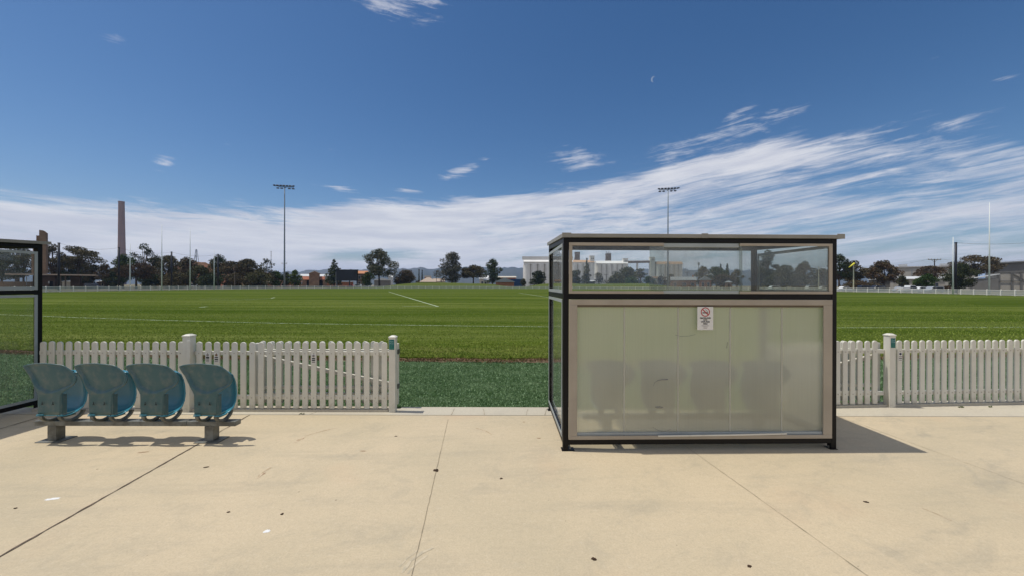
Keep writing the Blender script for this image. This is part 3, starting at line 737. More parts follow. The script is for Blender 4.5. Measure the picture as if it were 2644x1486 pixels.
# right bank
tree('tall dark gum tree at the right edge of the shelter', 2168, 60, 655, 145, 'gum', 'leaf_dark', dens=1.5)
tree('spreading dark brown tree behind the windsock', 2205, 80, 672, 150, 'gum', 'leaf_brown', dens=1.6)
tree('rust-brown crowned tree right of the windsock', 2283, 84, 671, 140, 'gum', 'leaf_rust', dens=1.6)
tree('low brown hedge tree behind the cars below the windsock', 2222, 80, 720, 130, 'bush', 'leaf_rust', name='hedge', cat='hedge')
tree('flat brown umbrella tree left of the power pole top', 2406, 66, 681, 140, 'umbrella', 'leaf_rust', dens=1.2)
tree('green tree in front of the low white-roofed building', 2392, 54, 708, 118, 'round', 'leaf_green')
tree('dark dense round tree beside the right black net pole', 2480, 82, 680, 115, 'round', 'leaf_dark', dens=1.2)
tree('tall brown umbrella tree left of the tall right goal post', 2522, 110, 655, 150, 'umbrella', 'leaf_brown', dens=1.6)
tree('small dark bush in front of the white low roofs', 2330, 34, 711, 130, 'round', 'leaf_dark')
tree('small brown shrub right of the white utility', 2446, 22, 735, 108, 'bush', 'leaf_rust')

# ================================================================== BUILDINGS
def roof_shape(kind, w, d, h, rh, ov=.4):
    mb = MB(); x0, x1, y0, y1 = -w / 2 - ov, w / 2 + ov, -ov, d + ov; t_ = .18
    if kind == 'gable':        # ridge runs left-right
        mb.prism([(y0, h), (y1, h), (y1, h + t_), ((y0 + y1) / 2, h + rh), (y0, h + t_)], x0, x1, 'x')
    elif kind == 'gable_front':  # gable faces the field
        mb.prism([(x0, h), (x1, h), (x1, h + t_), (0, h + rh), (x0, h + t_)], y0, y1, 'y')
    elif kind == 'hip':
        i = min(d, w) / 2 * .95
        vs = [(x0, y0, h), (x1, y0, h), (x1, y1, h), (x0, y1, h), (x0 + i, (y0 + y1) / 2, h + rh), (x1 - i, (y0 + y1) / 2, h + rh)]
        mb.add(vs, [(0, 1, 5, 4), (1, 2, 5), (2, 3, 4, 5), (3, 0, 4), (0, 3, 2, 1)])
    elif kind == 'flat': mb.box(x0, x1, y0, y1, h, h + rh)
    elif kind == 'skillion': mb.prism([(x0, h), (x1, h + rh), (x1, h + rh + .25), (x0, h + .25)], y0, y1, 'y')
    return mb
class Frame:
    """a facade turned to face roughly towards the paving; converts photo columns/rows into metres on it"""
    def __init__(s, px, D, k=.85):
        s.D = D; s.u = (px - CX) / F; s.th = -math.atan(s.u) * k; s.x0 = s.u * D
    def x(s, px):
        u = (px - CX) / F; return (u * s.D - s.x0) / (math.cos(s.th) - u * math.sin(s.th))
    def z(s, px, py): return pd(px, py, s.D + s.x(px) * math.sin(s.th)).z
def building(name, label, cat, p0, p1, y_eave, y_top, D, wall='wall_light', roof='tin_grey', rk='gable', depth=8, wins=(), doors=(), group=None, ov=.4, chim=None):
    """p0..p1: photo columns; y_eave/y_top: photo rows of eaves and ridge, turned into metres at distance D"""
    pc = (p0 + p1) / 2; fr = Frame(pc, D); w = fr.x(p1) - fr.x(p0); h = fr.z(pc, y_eave); rh = max(.3, fr.z(pc, y_top) - h)
    root = thing(name, label, cat, (fr.x0, D, 0), fr.th, group)
    mb = MB(); mb.box(-w / 2, w / 2, 0, depth, -.2, h)
    if rk == 'gable_front': mb.prism([(-w / 2, h - .01), (w / 2, h - .01), (0, h + rh - .25)], .0, depth)
    mb.build('wall', wall, root)
    ro = roof_shape(rk, w, depth, h, rh, ov).build('roof', roof, root)
    if chim: MB().box(chim - .4, chim + .4, depth / 2 - .4, depth / 2 + .4, h, h + rh + .9).build('chimney', 'brick_orange', ro)
    for (x0, x1, z0, z1) in wins:
        f = MB(); cx0, cx1, cz0, cz1 = -w / 2 + x0 * w, -w / 2 + x1 * w, z0 * h, z1 * h; e = .09
        f.box(cx0 - e, cx1 + e, -.06, .02, cz0 - e, cz0); f.box(cx0 - e, cx1 + e, -.06, .02, cz1, cz1 + e); f.box(cx0 - e, cx0, -.06, .02, cz0, cz1); f.box(cx1, cx1 + e, -.06, .02, cz0, cz1)
        fo = f.build('window', 'wall_cream', root); MB().box(cx0, cx1, -.02, .03, cz0, cz1).build('pane', 'car_glass', fo)
    for (x0, x1, z1) in doors:
        do = MB().box(-w / 2 + x0 * w, -w / 2 + x1 * w, -.05, .03, 0, z1 * h).build('door', 'dark_void', root)
    return root
# left clubhouse with tower and thin canopy
D = 130.0
root = thing('clubhouse', 'tan brick clubhouse with a stepped tower and a long thin flat canopy', 'clubhouse', ((98 - CX) / F * D, D, 0), Frame(98, D).th)
FR = Frame(98, D)
def lx(px): return FR.x(px)
def lz(px, py): return FR.z(px, py)
T = MB(); z1, z2 = lz(98, 593), lz(117, 600)
T.prism([(lx(99), -.2), (lx(117), -.2), (lx(117), z2), (lx(110), z1 - .1), (lx(99), z1)], 1.0, 4.5); T.build('tower', 'brick_tan', root)
T = MB(); T.box(lx(88), lx(104), 3.2, 6.0, -.2, lz(90, 606)); T.box(lx(78), lx(90), 3.8, 7.0, -.2, lz(80, 619)); T.build('lower_tower', 'brick_tan', root)
MB().box(lx(80), lx(91), .6, 2.6, lz(80, 708), lz(80, 650)).build('stair_wall', 'brick_tan', root)
MB().box(lx(20), lx(250), -3.5, 5.5, lz(130, 711), lz(130, 708)).build('canopy', 'tin_beige', root)
MB().box(lx(90), lx(142), .5, 6.5, -.2, lz(120, 711.2)).build('wall', 'brick_brown', root)
MB().box(lx(180), lx(205), 1.5, 6.5, -.2, lz(190, 711.2)).build('wall', 'brick_brown', root)
MB().box(lx(205), lx(236), 2.5, 6.5, -.2, lz(215, 731)).build('low_wall', 'brick_brown', root)
MB().box(lx(-40), lx(78), 3.5, 4.0, -.2, lz(20, 727)).build('screen_wall', 'brick_tan', root)
for p in (155, 168): MB().box(lx(p), lx(p) + .35, -1.0, -.6, -.1, lz(p, 711.2)).build('column', 'wood_pole', root)
MB().box(lx(66), lx(67.5), 1, 1.2, 1, lz(66, 711.2)).build('column', 'tin_grey', root)
MB().box(lx(127.5), lx(136), .40, .55, -.1, lz(130, 726)).build('door', 'dark_void', root)
MB().box(lx(124), lx(127), .42, .55, lz(125, 732), lz(125, 726)).build('notice_board', 'tin_white', root)
building('cottage', 'low brick cottage with a white roof right of the flat canopy', 'house', 249, 292, 727.5, 724, 150, 'brick_brown', 'tin_white', 'hip', 8, wins=[(.3, .42, .35, .75)])
building('cottage', 'white-roofed cottage glimpsed under the flat canopy beside the net pole', 'house', 160, 184, 727, 723, 160, 'wall_cream', 'tin_white', 'hip', 8)
building('brick_house', 'orange brick wall building behind the low trees left of the mast', 'house', 650, 705, 730, 727, 200, 'brick_orange', 'tin_beige', 'gable', 8, wins=[(.2, .3, .3, .7), (.6, .7, .3, .7)])
building('brick_house', 'orange brick house half hidden behind the floodlight mast foot', 'house', 722, 776, 728, 724, 215, 'brick_orange', 'terracotta', 'gable', 8, wins=[(.1, .2, .3, .7), (.8, .9, .3, .7)])
building('cottage', 'pale house front glimpsed between trunks behind the tall right-hand left goal post', 'house', 492, 512, 722, 718, 205, 'sandstone', 'tin_white', 'hip', 7, wins=[(.2, .4, .35, .75)])
building('cottage', 'cream house front glimpsed between trunks left of the short goal post', 'house', 528, 545, 724, 720, 205, 'wall_cream', 'tin_grey', 'hip', 7)
# sandstone station building with tower
D = 235.0
root = thing('station_building', 'orange sandstone building with a gabled square tower and red roofs', 'building', ((811 - CX) / F * D, D, 0), Frame(811, D).th); FR = Frame(811, D)
MB().box(lx(798), lx(824), -.5, 6, -.2, lz(811, 707)).build('tower', 'sandstone', root)
mb = MB(); zz = lz(811, 707); mb.prism([(lx(799.5) - .3, zz), (lx(825) + .4, zz), (lx(825) + .4, zz + .3), (lx(813), lz(813, 700.5)), (lx(799.5) - .3, zz + .3)], -1.0, 6.5)
mb.build('tower_roof', 'sandstone', root); mb = MB(); mb.bar((lx(798.5), -1.1, zz + .25), (lx(813), -1.1, lz(813, 700.2)), .2, .35); mb.bar((lx(813), -1.1, lz(813, 700.2)), (lx(826), -1.1, zz + .25), .2, .35); mb.build('gable_trim', 'wall_cream', root)
MB().box(lx(780), lx(798), 1, 9, -.2, lz(790, 722)).build('wall', 'sandstone', root); MB().box(lx(824), lx(852), 1, 9, -.2, lz(835, 722)).build('wall', 'sandstone', root)
for q0, q1 in ((779, 808), (825, 838)):
    z0, z3 = lz(q0, 722), lz(q0, 713.5); mb = MB(); mb.prism([(.2, z0), (6, z0), (6, z3), (4.4, z3)], lx(q0), lx(q1) if q0 > 800 else lx(798), 'x'); mb.build('roof', 'terracotta', root)
for q in (796.5, 828.5):
    w = 1.0; zt = lz(q, 727); mb = MB(); mb.prism([(lx(q) - w, 0), (lx(q) + w, 0), (lx(q) + w, zt)] + [(lx(q) + w * math.cos(a), zt + w * math.sin(a)) for a in np.linspace(.3, 2.84, 7)] + [(lx(q) - w, zt)], .75 if q < 800 and q < 798 else .9, 1.05); mb.build('arched_doorway', 'dark_void', root)
building('long_shed', 'long pale shed roof behind the gabled stone tower', 'shed', 776, 846, 714, 707.5, 300, 'tin_white', 'tin_white', 'gable', 12)
building('terrace_building', 'two-storey building with an orange roof right of the scoreboard', 'building', 921, 948, 707, 699, 260, 'brick_brown', 'orange_roof', 'gable', 10, wins=[(.15, .35, .6, .85), (.5, .7, .6, .85), (.15, .35, .15, .4), (.5, .7, .15, .4)])
building('low_wall_building', 'low orange brick wall under the scoreboard', 'building', 845, 912, 729, 727.5, 215, 'brick_orange', 'tin_beige', 'flat', 4, ov=.1)
building('shed', 'grey corrugated shed at the foot of the tall open gum', 'shed', 966, 1008, 724, 717.5, 245, 'wall_grey', 'tin_white', 'gable_front', 9)
building('white_house', 'white walled house glimpsed right of the tall open gum', 'house', 1003, 1014, 717, 710, 262, 'tin_white', 'tin_white', 'gable', 8)
building('house', 'house with a red roof half hidden behind the squat reddish tree', 'house', 1026, 1060, 726, 722, 280, 'wall_cream', 'terracotta', 'hip', 8)
building('hip_roof_house', 'house with a beige hipped roof on the mound skyline', 'house', 1085, 1126, 728, 716, 250, 'wall_dark', 'tin_beige', 'hip', 12, ov=.7)
building('tan_roof_house', 'house with a yellowish metal roof left of the large grey-green gum', 'house', 1119, 1148, 727.5, 719, 265, 'wall_cream', 'tin_beige', 'gable', 10)
building('brick_block', 'small red brick block beyond the beige hipped roof', 'building', 1096, 1113, 716, 712, 330, 'brick_orange', 'wall_cream', 'flat', 8, ov=0)
building('white_house', 'white house between the brown tree and the leaning tree', 'house', 1238, 1262, 720, 711, 260, 'wall_cream', 'tin_white', 'gable', 9, wins=[(.2, .4, .3, .7)])
building('shed', 'pale grey shed with a dark doorway beside the leaning tree', 'shed', 1249, 1259, 724, 720, 228, 'wall_light', 'tin_white', 'gable', 6, doors=[(.3, .6, .75)])
building('gabled_brick_hut', 'small orange brick building with a timbered gable on the far side of the oval', 'building', 1280, 1327, 728.5, 716.5, 200, 'brick_orange', 'tin_grey', 'gable_front', 8, ov=.5)
hut = bpy.data.objects['gabled_brick_hut']
w = 47 * .2; mb = MB(); mb.prism([(-w / 2 + 1.0, 3.1), (w / 2 - 1.0, 3.1), (0, 5.0)], -.12, -.02); g_ = mb.build('timber_gable', 'wall_light', hut)
mb = MB(); [mb.box(q - .06, q + .06, -.16, -.12, 3.1, 5.0 - abs(q) * .52) for q in (-2, -1, 0, 1, 2)]; mb.build('batten', 'wood_pole', g_)
building('blue_shed', 'dark blue metal shed behind the small gabled brick building', 'shed', 1284, 1350, 722, 720.5, 225, 'blue_cladding', 'blue_cladding', 'flat', 8, ov=0)
building('long_low_building', 'long pale roofed building behind the small gabled brick building', 'building', 1287, 1332, 717, 713, 300, 'brick_orange', 'wall_cream', 'gable', 10)
building('tan_shed', 'small cream shed behind the shelter side glass', 'shed', 1433, 1456, 727, 722, 240, 'wall_cream', 'sandstone', 'gable', 8)
building('white_shed', 'white-roofed low shed under the thin grey tree in the shelter window', 'shed', 1517, 1536, 727, 724, 235, 'wall_dark', 'tin_white', 'gable', 6)
building('silver_roof_house', 'brick house with a long silver roof right of the right floodlight mast', 'house', 1733, 1797, 724, 714, 205, 'brick_orange', 'tin_grey', 'gable', 12, wins=[(.1, .2, .3, .7), (.45, .6, .3, .7), (.8, .92, .3, .7)], chim=5)
building('gabled_cottage', 'small red brick cottage with a white gable in the shelter window', 'house', 1808, 1836, 723, 713, 200, 'brick_orange', 'tin_grey', 'gable_front', 9, wins=[(.15, .35, .2, .7), (.65, .85, .2, .7)])
gc = bpy.data.objects['gabled_cottage']; w = 28 * .2; mb = MB(); hz = pd(1822, 723, 200).z; mb.prism([(-w / 2 + .2, hz), (w / 2 - .2, hz), (0, hz + 1.7)], -.14, -.03); mb.build('gable_board', 'tin_white', gc)
building('white_roof_house', 'white roof just above the gabled red cottage', 'house', 1822, 1838, 711, 707, 260, 'wall_cream', 'tin_white', 'gable', 8)
building('cream_building', 'cream walled building behind the low trees below the right elevator', 'building', 1684, 1712, 719, 714, 290, 'wall_cream', 'sandstone', 'gable', 8)
building('far_cottage', 'small tan cottage behind the cars in the middle pane', 'house', 1874, 1890, 729, 725, 190, 'sandstone', 'tin_grey', 'hip', 6, doors=[(.4, .6, .8)])
# right bank
building('warehouse', 'long grey warehouse behind the power pole', 'warehouse', 2318, 2520, 690, 684, 215, 'wall_light', 'wall_grey', 'gable', 30, ov=.5)
wh = bpy.data.objects['warehouse']
for i, q in enumerate((-14, 3, 11)): MB().box(q, q + 3.5, 12, 16, 13.2, 14.4).build('roof_vent', 'tin_white', wh)
for q in (-10, 2): MB().box(q, q + .5, -.12, -.02, 0, 10.5).build('pilaster', 'tin_grey', wh)
building('low_white_building', 'low building with bright white roofs behind the parked utility', 'building', 2305, 2438, 721, 713, 150, 'wall_light', 'tin_white', 'gable', 12, wins=[(.1, .16, .3, .65), (.25, .31, .3, .65), (.48, .56, .3, .65), (.82, .88, .3, .65)], doors=[(.39, .43, .7)])
building('low_white_annex', 'smaller white-roofed annex left of the low white building', 'building', 2250, 2312, 723, 719, 165, 'wall_dark', 'tin_white', 'gable', 9, wins=[(.3, .5, .3, .7)])
building('lean_to', 'lean-to shed with a sloping white roof against the right warehouse', 'shed', 2515, 2578, 719.5, 709, 140, 'wall_grey', 'tin_white', 'skillion', 9, ov=.3)
D = 150.0
root = thing('big_shed', 'tall grey warehouse end wall with diagonal bracing at the right edge of the photo', 'warehouse', ((2660 - CX) / F * D, D, 0), Frame(2660, D).th); FR = Frame(2660, D)
x0, x1 = lx(2573), lx(2800); zl, zr = lz(2573, 681), lz(2700, 671)
mb = MB(); mb.prism([(x0, -.2), (x1, -.2), (x1, zr), (x0, zl)], 0, 30); mb.build('wall', 'wall_grey', root)
mb = MB(); mb.prism([(x0 - 1, zl), (x1, zr), (x1, zr + .5), (x0 - 1, zl + .5)], -.8, 30.5); mb.build('roof', 'tin_grey', root)
MB().box(x0, x1, -.25, -.05, lz(2600, 705), lz(2600, 703)).build('girt', 'wall_dark', root)
MB().box(x0 + .5, x1, -.12, -.02, -.1, lz(2600, 705)).build('lower_cladding', 'wall_light', root)
for q in (2575, 2609, 2633): MB().box(lx(q), lx(q) + .4, -.5, -.25, -.1, lz(q, 703)).build('column', 'wall_dark', root)
mb = MB(); mb.bar((lx(2612), -.4, lz(2612, 705)), (lx(2650), -.4, lz(2650, 727)), .25, .3); mb.build('brace', 'wall_dark', root)
mb = MB(); mb.bar((lx(2575), -.4, lz(2612, 726)), (lx(2700), -.4, lz(2612, 726)), .2, .3); mb.build('brace', 'wall_dark', root)
MB().box(lx(2574), lx(2590), 4, 8, zl + .6, zl + 1.9).build('roof_vent', 'tin_white', root)

# silos
def silos(name, label, p0, p1, n, D, y_top_bins, y_roof, y_band, roofm, binm='silo', depth2=True):
    a = pd(p0, y_top_bins, D); b = pd(p1, y_top_bins, D); w = b.x - a.x; h = a.z; r_ = w / n / 2
    root = thing(name, label, 'grain silos', ((a.x + b.x) / 2, D, 0), 0, 'grain silo blocks')
    for i in range(n):
        mb = MB(); mb.tube([(-w / 2 + r_ * (2 * i + 1), r_, -.5), (-w / 2 + r_ * (2 * i + 1), r_, h)], r_ * .985, 20); mb.build('silo_bin', binm, root, smooth=False)
    MB().box(-w / 2, w / 2, r_ * 1.1, r_ * 5, -.5, h - .3).build('rear_bins', binm, root)
    zb = pd(p0, y_band, D).z; zr = pd(p0, y_roof, D).z
    MB().box(-w / 2 + .3, w / 2 - .3, r_ * .3, r_ * 3.6, h, zb).build('parapet', binm, root)
    mb = MB(); mb.prism([(r_ * .1, zb), (r_ * 3.8, zb), (r_ * 2.6, zr), (r_ * 1.3, zr)], -w / 2, w / 2, 'x'); mb.build('roof', roofm, root)
    return root
sa = silos('grain_silos', 'nearest white silo block with the high gallery, left end beside the shelter', 1352, 1480, 7, 400, 682, 667, 676, 'silo_roof')
MB().box(-27, 26, 3, 6, 28, 31.2).build('gallery', 'silo', sa)
sb = silos('grain_silos', 'silo block with an orange-lit roof at the left end of the shelter window', 1477, 1536, 4, 440, 681, 671, 677, 'silo_tan')  # orange light on this roof is put into its tan colour
sc_ = silos('grain_silos', 'long middle silo block in front of the brown tower with aerials', 1540, 1622, 6, 450, 683, 673, 680, 'silo_roof')
sc2 = silos('grain_silos', 'separate right-hand silo block right of the conveyor bridge', 1696, 1764, 6, 450, 684, 675, 682, 'silo_tan')
def towerp(parent, D, p0, p1, top, m_, name='elevator_tower', dy=2, dd=6):
    px = parent.location.x; a = pd(p0, top, D); b = pd(p1, top, D)
    t_ = MB().box(a.x - px, b.x - px, dy, dy + dd, -.5, a.z).build(name, m_, parent)
    MB().box(a.x - px - .2, b.x - px + .2, dy - .2, dy + dd + .2, a.z, a.z + .5).build('cap', m_, t_)
    for q in (.3, .65):
        xx = a.x - px + (b.x - a.x) * q; MB().box(xx, xx + .8, dy - .1, dy, a.z - 3.4, a.z - 2.2).build('window', 'dark_void', t_)
towerp(sb, 440, 1524.5, 1536, 661, 'silo'); towerp(sc_, 450, 1611, 1623, 668, 'silo'); towerp(sc2, 450, 1681.5, 1693, 664.5, 'silo')
def tower(label, D, p0, p1, top, aer=False):
    a = pd(p0, top, D); b = pd(p1, top, D); w = b.x - a.x
    root = thing('industrial_tower', label, 'tower', ((a.x + b.x) / 2, D, 0), 0, 'brown industrial towers behind the silos')
    MB().box(-w / 2, w / 2, 0, w, -.5, a.z).build('shaft', 'silo_dark', root); MB().box(-w / 2 - .3, w / 2 + .3, -.3, w + .3, a.z, a.z + 1.2).build('crown_ledge', 'silo_dark', root)
    MB().prism([(-w / 2 - w * .35, a.z * .55), (-w / 2, a.z * .55), (-w / 2, a.z * .98)], w * .2, w * .6).build('buttress', 'silo_dark', root)
    if aer:
        for i, q in enumerate((-.38, -.1, .12, .4)): MB().tube([(q * w, w / 2, a.z + 1), (q * w, w / 2, a.z + 5 - i % 2 * 1.5)], .35, 6).build('aerial', 'silo_dark', root)
tower('brown square tower above the orange-lit silo roof', 600, 1485.5, 1497.5, 652.5)
tower('brown square tower topped with aerials above the middle silos', 600, 1566, 1578, 656.5, True)
# conveyor bridge
D = 452; a = pd(1622, 680, D); b = pd(1684, 680, D); root = thing('conveyor_bridge', 'enclosed conveyor bridge linking two silo blocks', 'conveyor', (a.x, D + 4, 0))
L = b.x - a.x; za, zb_ = pd(1622, 677, D).z, pd(1684, 676, D).z
mb = MB(); mb.bar((0, 0, za), (L, 0, zb_), 2.5, 2.2); mb.build('gallery', 'silo_dark', root)
mb = MB(); mb.bar((0, 0, za + 1.5), (L, 0, zb_ + 1.5), 3.0, .8); mb.build('roof', 'silo_roof', root)
xx = pd(1649, 690, D).x - a.x; mb = MB(); mb.tube([(xx, 0, -.5), (xx, 0, za - 1)], .9, 8); mb.tube([(xx - 2, 0, -.5), (xx - 1, 0, za - 1)], .4, 6); mb.build('trestle', 'silo', root)

# chimney stack
D = 900; c0 = pd(315, 660, D); ht = pd(313, 521, D).z
root = thing('chimney_stack', 'very tall tapering pinkish-brown industrial chimney stack', 'chimney', (c0.x, D, 0))
mb = MB(); rad = [7.9, 7.2, 6.3, 5.5, 5.4]; hs = [0, .28, .62, .98, 1.0]; mb.tube([(-(q * 1.6), 0, ht * q) for q in hs], rad, 28); mb.build('shaft', 'chimney', root, smooth=True)
mb = MB(); mb.tube([(-1.6, 0, ht - 1.2), (-1.6, 0, ht + .6)], 5.9, 28); mb.build('rim', 'chimney', root)
# masts
def lattice(label, px, ytop, D, w, name='lattice_mast'):
    p = pd(px, ytop, D); root = thing(name, label, 'mast', (p.x, D, 0)); h = p.z; mb = MB(); k = 7
    for sx_, sy_ in ((-1, -1), (1, -1), (1, 1), (-1, 1)): mb.tube([(sx_ * w, sy_ * w, 0), (sx_ * w * .1, sy_ * w * .1, h)], [w * .14, w * .08], 4)
    for i in range(k):
        z0, z1_ = h * i / k, h * (i + 1) / k; w0, w1_ = w * (1 - .9 * i / k), w * (1 - .9 * (i + 1) / k)
        mb.tube([(-w0, -w0, z0), (w1_, -w1_, z1_)], w * .07, 4); mb.tube([(w0, -w0, z0), (-w1_, -w1_, z1_)], w * .07, 4)
    mb.build('lattice', 'tin_grey', root); return root
lattice('tapering lattice mast on the skyline above the left trees', 507, 644, 900, 7)
p = pd(700, 648, 700); root = thing('radio_mast', 'very thin radio mast left of the left floodlight mast', 'mast', (p.x, 700, 0))
MB().tube([(0, 0, 0), (0, 0, p.z)], .45, 5).build('mast', 'tin_grey', root)
for i in range(4): MB().box(-1.2, 1.2, -.2, .2, p.z * (.62 + .12 * i), p.z * (.62 + .12 * i) + .5).build('crossarm', 'tin_grey', root)
p = pd(1804, 680, 260); root = thing('mobile_mast', 'slim mobile phone mast rising behind trees in the middle pane', 'mast', (p.x, 260, 0))
MB().tube([(0, 0, 0), (0, 0, p.z)], .22, 6).build('mast', 'tin_grey', root); MB().tube([(0, 0, p.z - 1.2), (0, 0, p.z + .6)], .7, 8).build('antenna_head', 'tin_grey', root)

# floodlight masts
def flood(label, px, ytop, D, tilt, side):
    p = pd(px, ytop, D); h = p.z; root = thing('floodlight_mast', label, 'floodlight', (p.x, D, 0), 0, 'oval floodlight masts')
    MB().tube([(0, 0, -.2), (0, 0, h * .25), (0, 0, h * .7), (0, 0, h)], [.42, .36, .26, .20], 14).build('pole', 'light_steel', root, smooth=True)
    W2 = 4.5; mb = MB(); s_ = tilt
    mb.bar((-W2, -.5, h + .3 - s_ * W2), (W2, -.5, h + .3 + s_ * W2), .14, .18); mb.bar((-W2 * .85, .9, h + .3 - s_ * W2), (W2 * .85, .9, h + .3 + s_ * W2), .12, .16)
    mb.bar((0, -.7, h), (0, 1.1, h), .3, .2); mb.build('crossarm', 'flood', root)
    for k in range(7):
        x = -W2 + 2 * W2 * k / 6
        l = MB().box(-.55, .55, -.16, .16, -.30, .30).build('floodlight', 'flood', root); l.location = (x, -.7, h + .62 + s_ * x); l.rotation_euler = (R(62), 0, R(18 * (1 if k % 2 else -1)))
    for k in range(5):
        x = -W2 * .8 + 1.6 * W2 * k / 4
        if k == 2: continue
        l = MB().box(-.55, .55, -.16, .16, -.30, .30).build('floodlight', 'flood', root); l.location = (x, .7, h - .35 + s_ * x); l.rotation_euler = (R(70), 0, R(12))
    zc = pd(px, 681, D).z; mb = MB(); mb.bar((-1.1, 0, zc), (1.1, 0, zc), .08, .1); mb.build('bracket', 'light_steel', root)
    for q in (-1.1, 1.1): mb = MB(); mb.tube([(q - .25, -.2, zc + .15), (q + .25, -.2, zc + .3)], .16, 8); mb.build('camera', 'tin_white', root)
flood('tall floodlight mast left of centre, standing clear against the sky', 735, 484, 182, -.045, 1)
flood('tall floodlight mast whose lower half is seen through the shelter window', 1725, 491, 182, .05, -1)

# goal posts
def goalpost(label, px, ytop, D, wid=.13, group='Australian rules goal posts'):
    p = pd(px, ytop, D); root = thing('goal_post', label, 'goal post', (p.x, D, 0), 0, group)
    MB().tube([(0, 0, -.1), (0, 0, p.z * .5), (0, 0, p.z)], [wid, wid * .8, wid * .35], 10).build('post', 'goal_white', root, smooth=True)
goalpost('short white behind post left of the left goal', 336, 630, 99); goalpost('tall white goal post, left one at the left goal', 418, 580, 105.5)
goalpost('tall white goal post, right one at the left goal', 491, 589, 111); goalpost('short white behind post right of the left goal', 553, 647, 117)
goalpost('short white behind post next to the right black net pole', 2461, 612, 80.6); goalpost('tall white goal post at the right edge of the photo', 2555, 523, 74.5)
# black net poles with cable
def netpole(label, px, ytop, D):
    p = pd(px, ytop, D); root = thing('net_pole', label, 'pole', (p.x, D, 0), 0, 'black ball-net poles behind the goals')
    MB().tube([(0, 0, -.2), (0, 0, p.z)], .24, 12).build('pole', 'net_pole', root, smooth=True); MB().tube([(0, 0, p.z), (0, 0, p.z + .12)], .28, 12).build('cap', 'net_pole', root); return Vector((p.x, D, p.z))
np_ = [netpole('black net pole over the flat canopy, leftmost', 152, 628, 107), netpole('black net pole in front of the chimney foot', 307, 640, 119), netpole('black net pole between the two tall left goal posts', 443, 651, 134), netpole('black net pole beside the short post right of the left goal', 563, 657, 145)]
def wire(name, label, a, b, sag, rad=.025, cat='cable', group=None):
    pts = [a.lerp(b, i / 12) - Vector((0, 0, sag * 4 * (i / 12) * (1 - i / 12))) for i in range(13)]
    return tag(MB().tube(pts, rad, 4).build(name, 'cable', smooth=True), label, cat, group)
for i, (a, b) in enumerate(zip(np_[:-1], np_[1:])): wire('net_cable', ['thin cable from the leftmost net pole to the pole at the chimney', 'thin cable from the chimney net pole to the one between the goal posts', 'thin cable over the trees to the rightmost left-end net pole'][i], a, b, 1.0)
q1 = netpole('black net pole at the right-hand end of the oval', 2468, 627, 98.6); wire('net_cable', 'thin cable rising from the right black net pole to the photo edge', q1, Vector((127, 88, 12.6)), .8)
# power pole and wires
def power(label, px, ytop, D, w=2.3):
    p = pd(px, ytop, D); root = thing('power_pole', label, 'power pole', (p.x, D, 0))
    MB().tube([(0, 0, -.1), (0, 0, p.z)], [.20, .14], 8).build('pole', 'wood_pole', root)
    MB().box(-w, w, -.08, .08, p.z - .35, p.z - .15).build('crossarm', 'wood_pole', root)
    for q in (-.95, -.5, .5, .95): MB().tube([(q * w, 0, p.z - .15), (q * w, 0, p.z + .15)], .09, 6).build('insulator', 'wall_cream', root)
    mb = MB(); mb.bar((-w * .5, .05, p.z - .3), (0, .05, p.z - 1.1), .06, .08); mb.bar((w * .5, .05, p.z - .3), (0, .05, p.z - 1.1), .06, .08); mb.build('stay', 'wood_pole', root)
    return Vector((p.x, D, p.z))
pp = power('wooden power pole with a wide crossarm in front of the long grey warehouse', 2413, 669, 140)
wire('overhead_wire', 'overhead wire running left from the wooden power pole', pp + Vector((-2, 0, 0)), pd(2200, 686, 190), 1.5)
wire('overhead_wire', 'overhead wire running right from the wooden power pole over the sheds', pp + Vector((2, 0, 0)), pd(2720, 659, 125), 1.5)
power('small power pole with a crossarm left of the silver-roofed house', 1774, 702, 240, 1.6); power('slim power pole in front of the middle silos', 1565, 708, 250, 1.5)
for lb, px, yt, D_ in [('bare wooden pole left of the right floodlight mast', 1709, 706, 200), ('thin bare pole beside the bare wooden pole in the window', 1713, 709, 205), ('pale bare pole among the left trees right of the fourth net pole', 606, 700, 140), ('thin pole on the mound left of the large grey-green gum', 1127, 705, 235)]:
    p = pd(px, yt, D_); tag(MB().tube([(0, 0, -.1), (0, 0, p.z)], .14, 6).build('utility_pole', 'wood_pole', loc=(p.x, D_, 0)), lb, 'pole')
# street lamp in the right pane
D = 135; p = pd(2114, 690, D); root = thing('street_lamp', 'street lamp with a T-shaped top in the right pane of the shelter window', 'street lamp', (p.x, D, 0))
MB().tube([(0, 0, -.1), (0, 0, p.z)], [.17, .11], 8).build('pole', 'pole_cream', root); MB().box(-.95, .95, -.06, .06, p.z - .1, p.z + .05).build('crossarm', 'tin_grey', root)
for q in (-.95, .75): MB().box(q, q + .25, -.15, .15, p.z - .12, p.z + .12).build('lamp_head', 'tin_grey', root)
MB().tube([(0, 0, p.z), (0, 0, p.z + .7)], .05, 6).build('spike', 'tin_grey', root)
# windsock
D = 108; p = pd(2204, 686, D); root = thing('windsock', 'yellow windsock on a cream pole right of the shelter', 'windsock', (p.x, D, 0)); t0 = pd(2206, 680, D); t1 = pd(2192, 691, D)
MB().tube([(0, 0, -.1), (0, 0, p.z + .1)], [.15, .12], 8).build('pole', 'pole_cream', root)
MB().tube([(t0.x - p.x, 0, t0.z), (t1.x - p.x, 0, t1.z)], [.24, .12], 10).build('sock', 'yellow', root, smooth=True); MB().tube([(0, 0, p.z), (t0.x - p.x, 0, t0.z + .1)], .05, 6).build('arm', 'tin_grey', root)
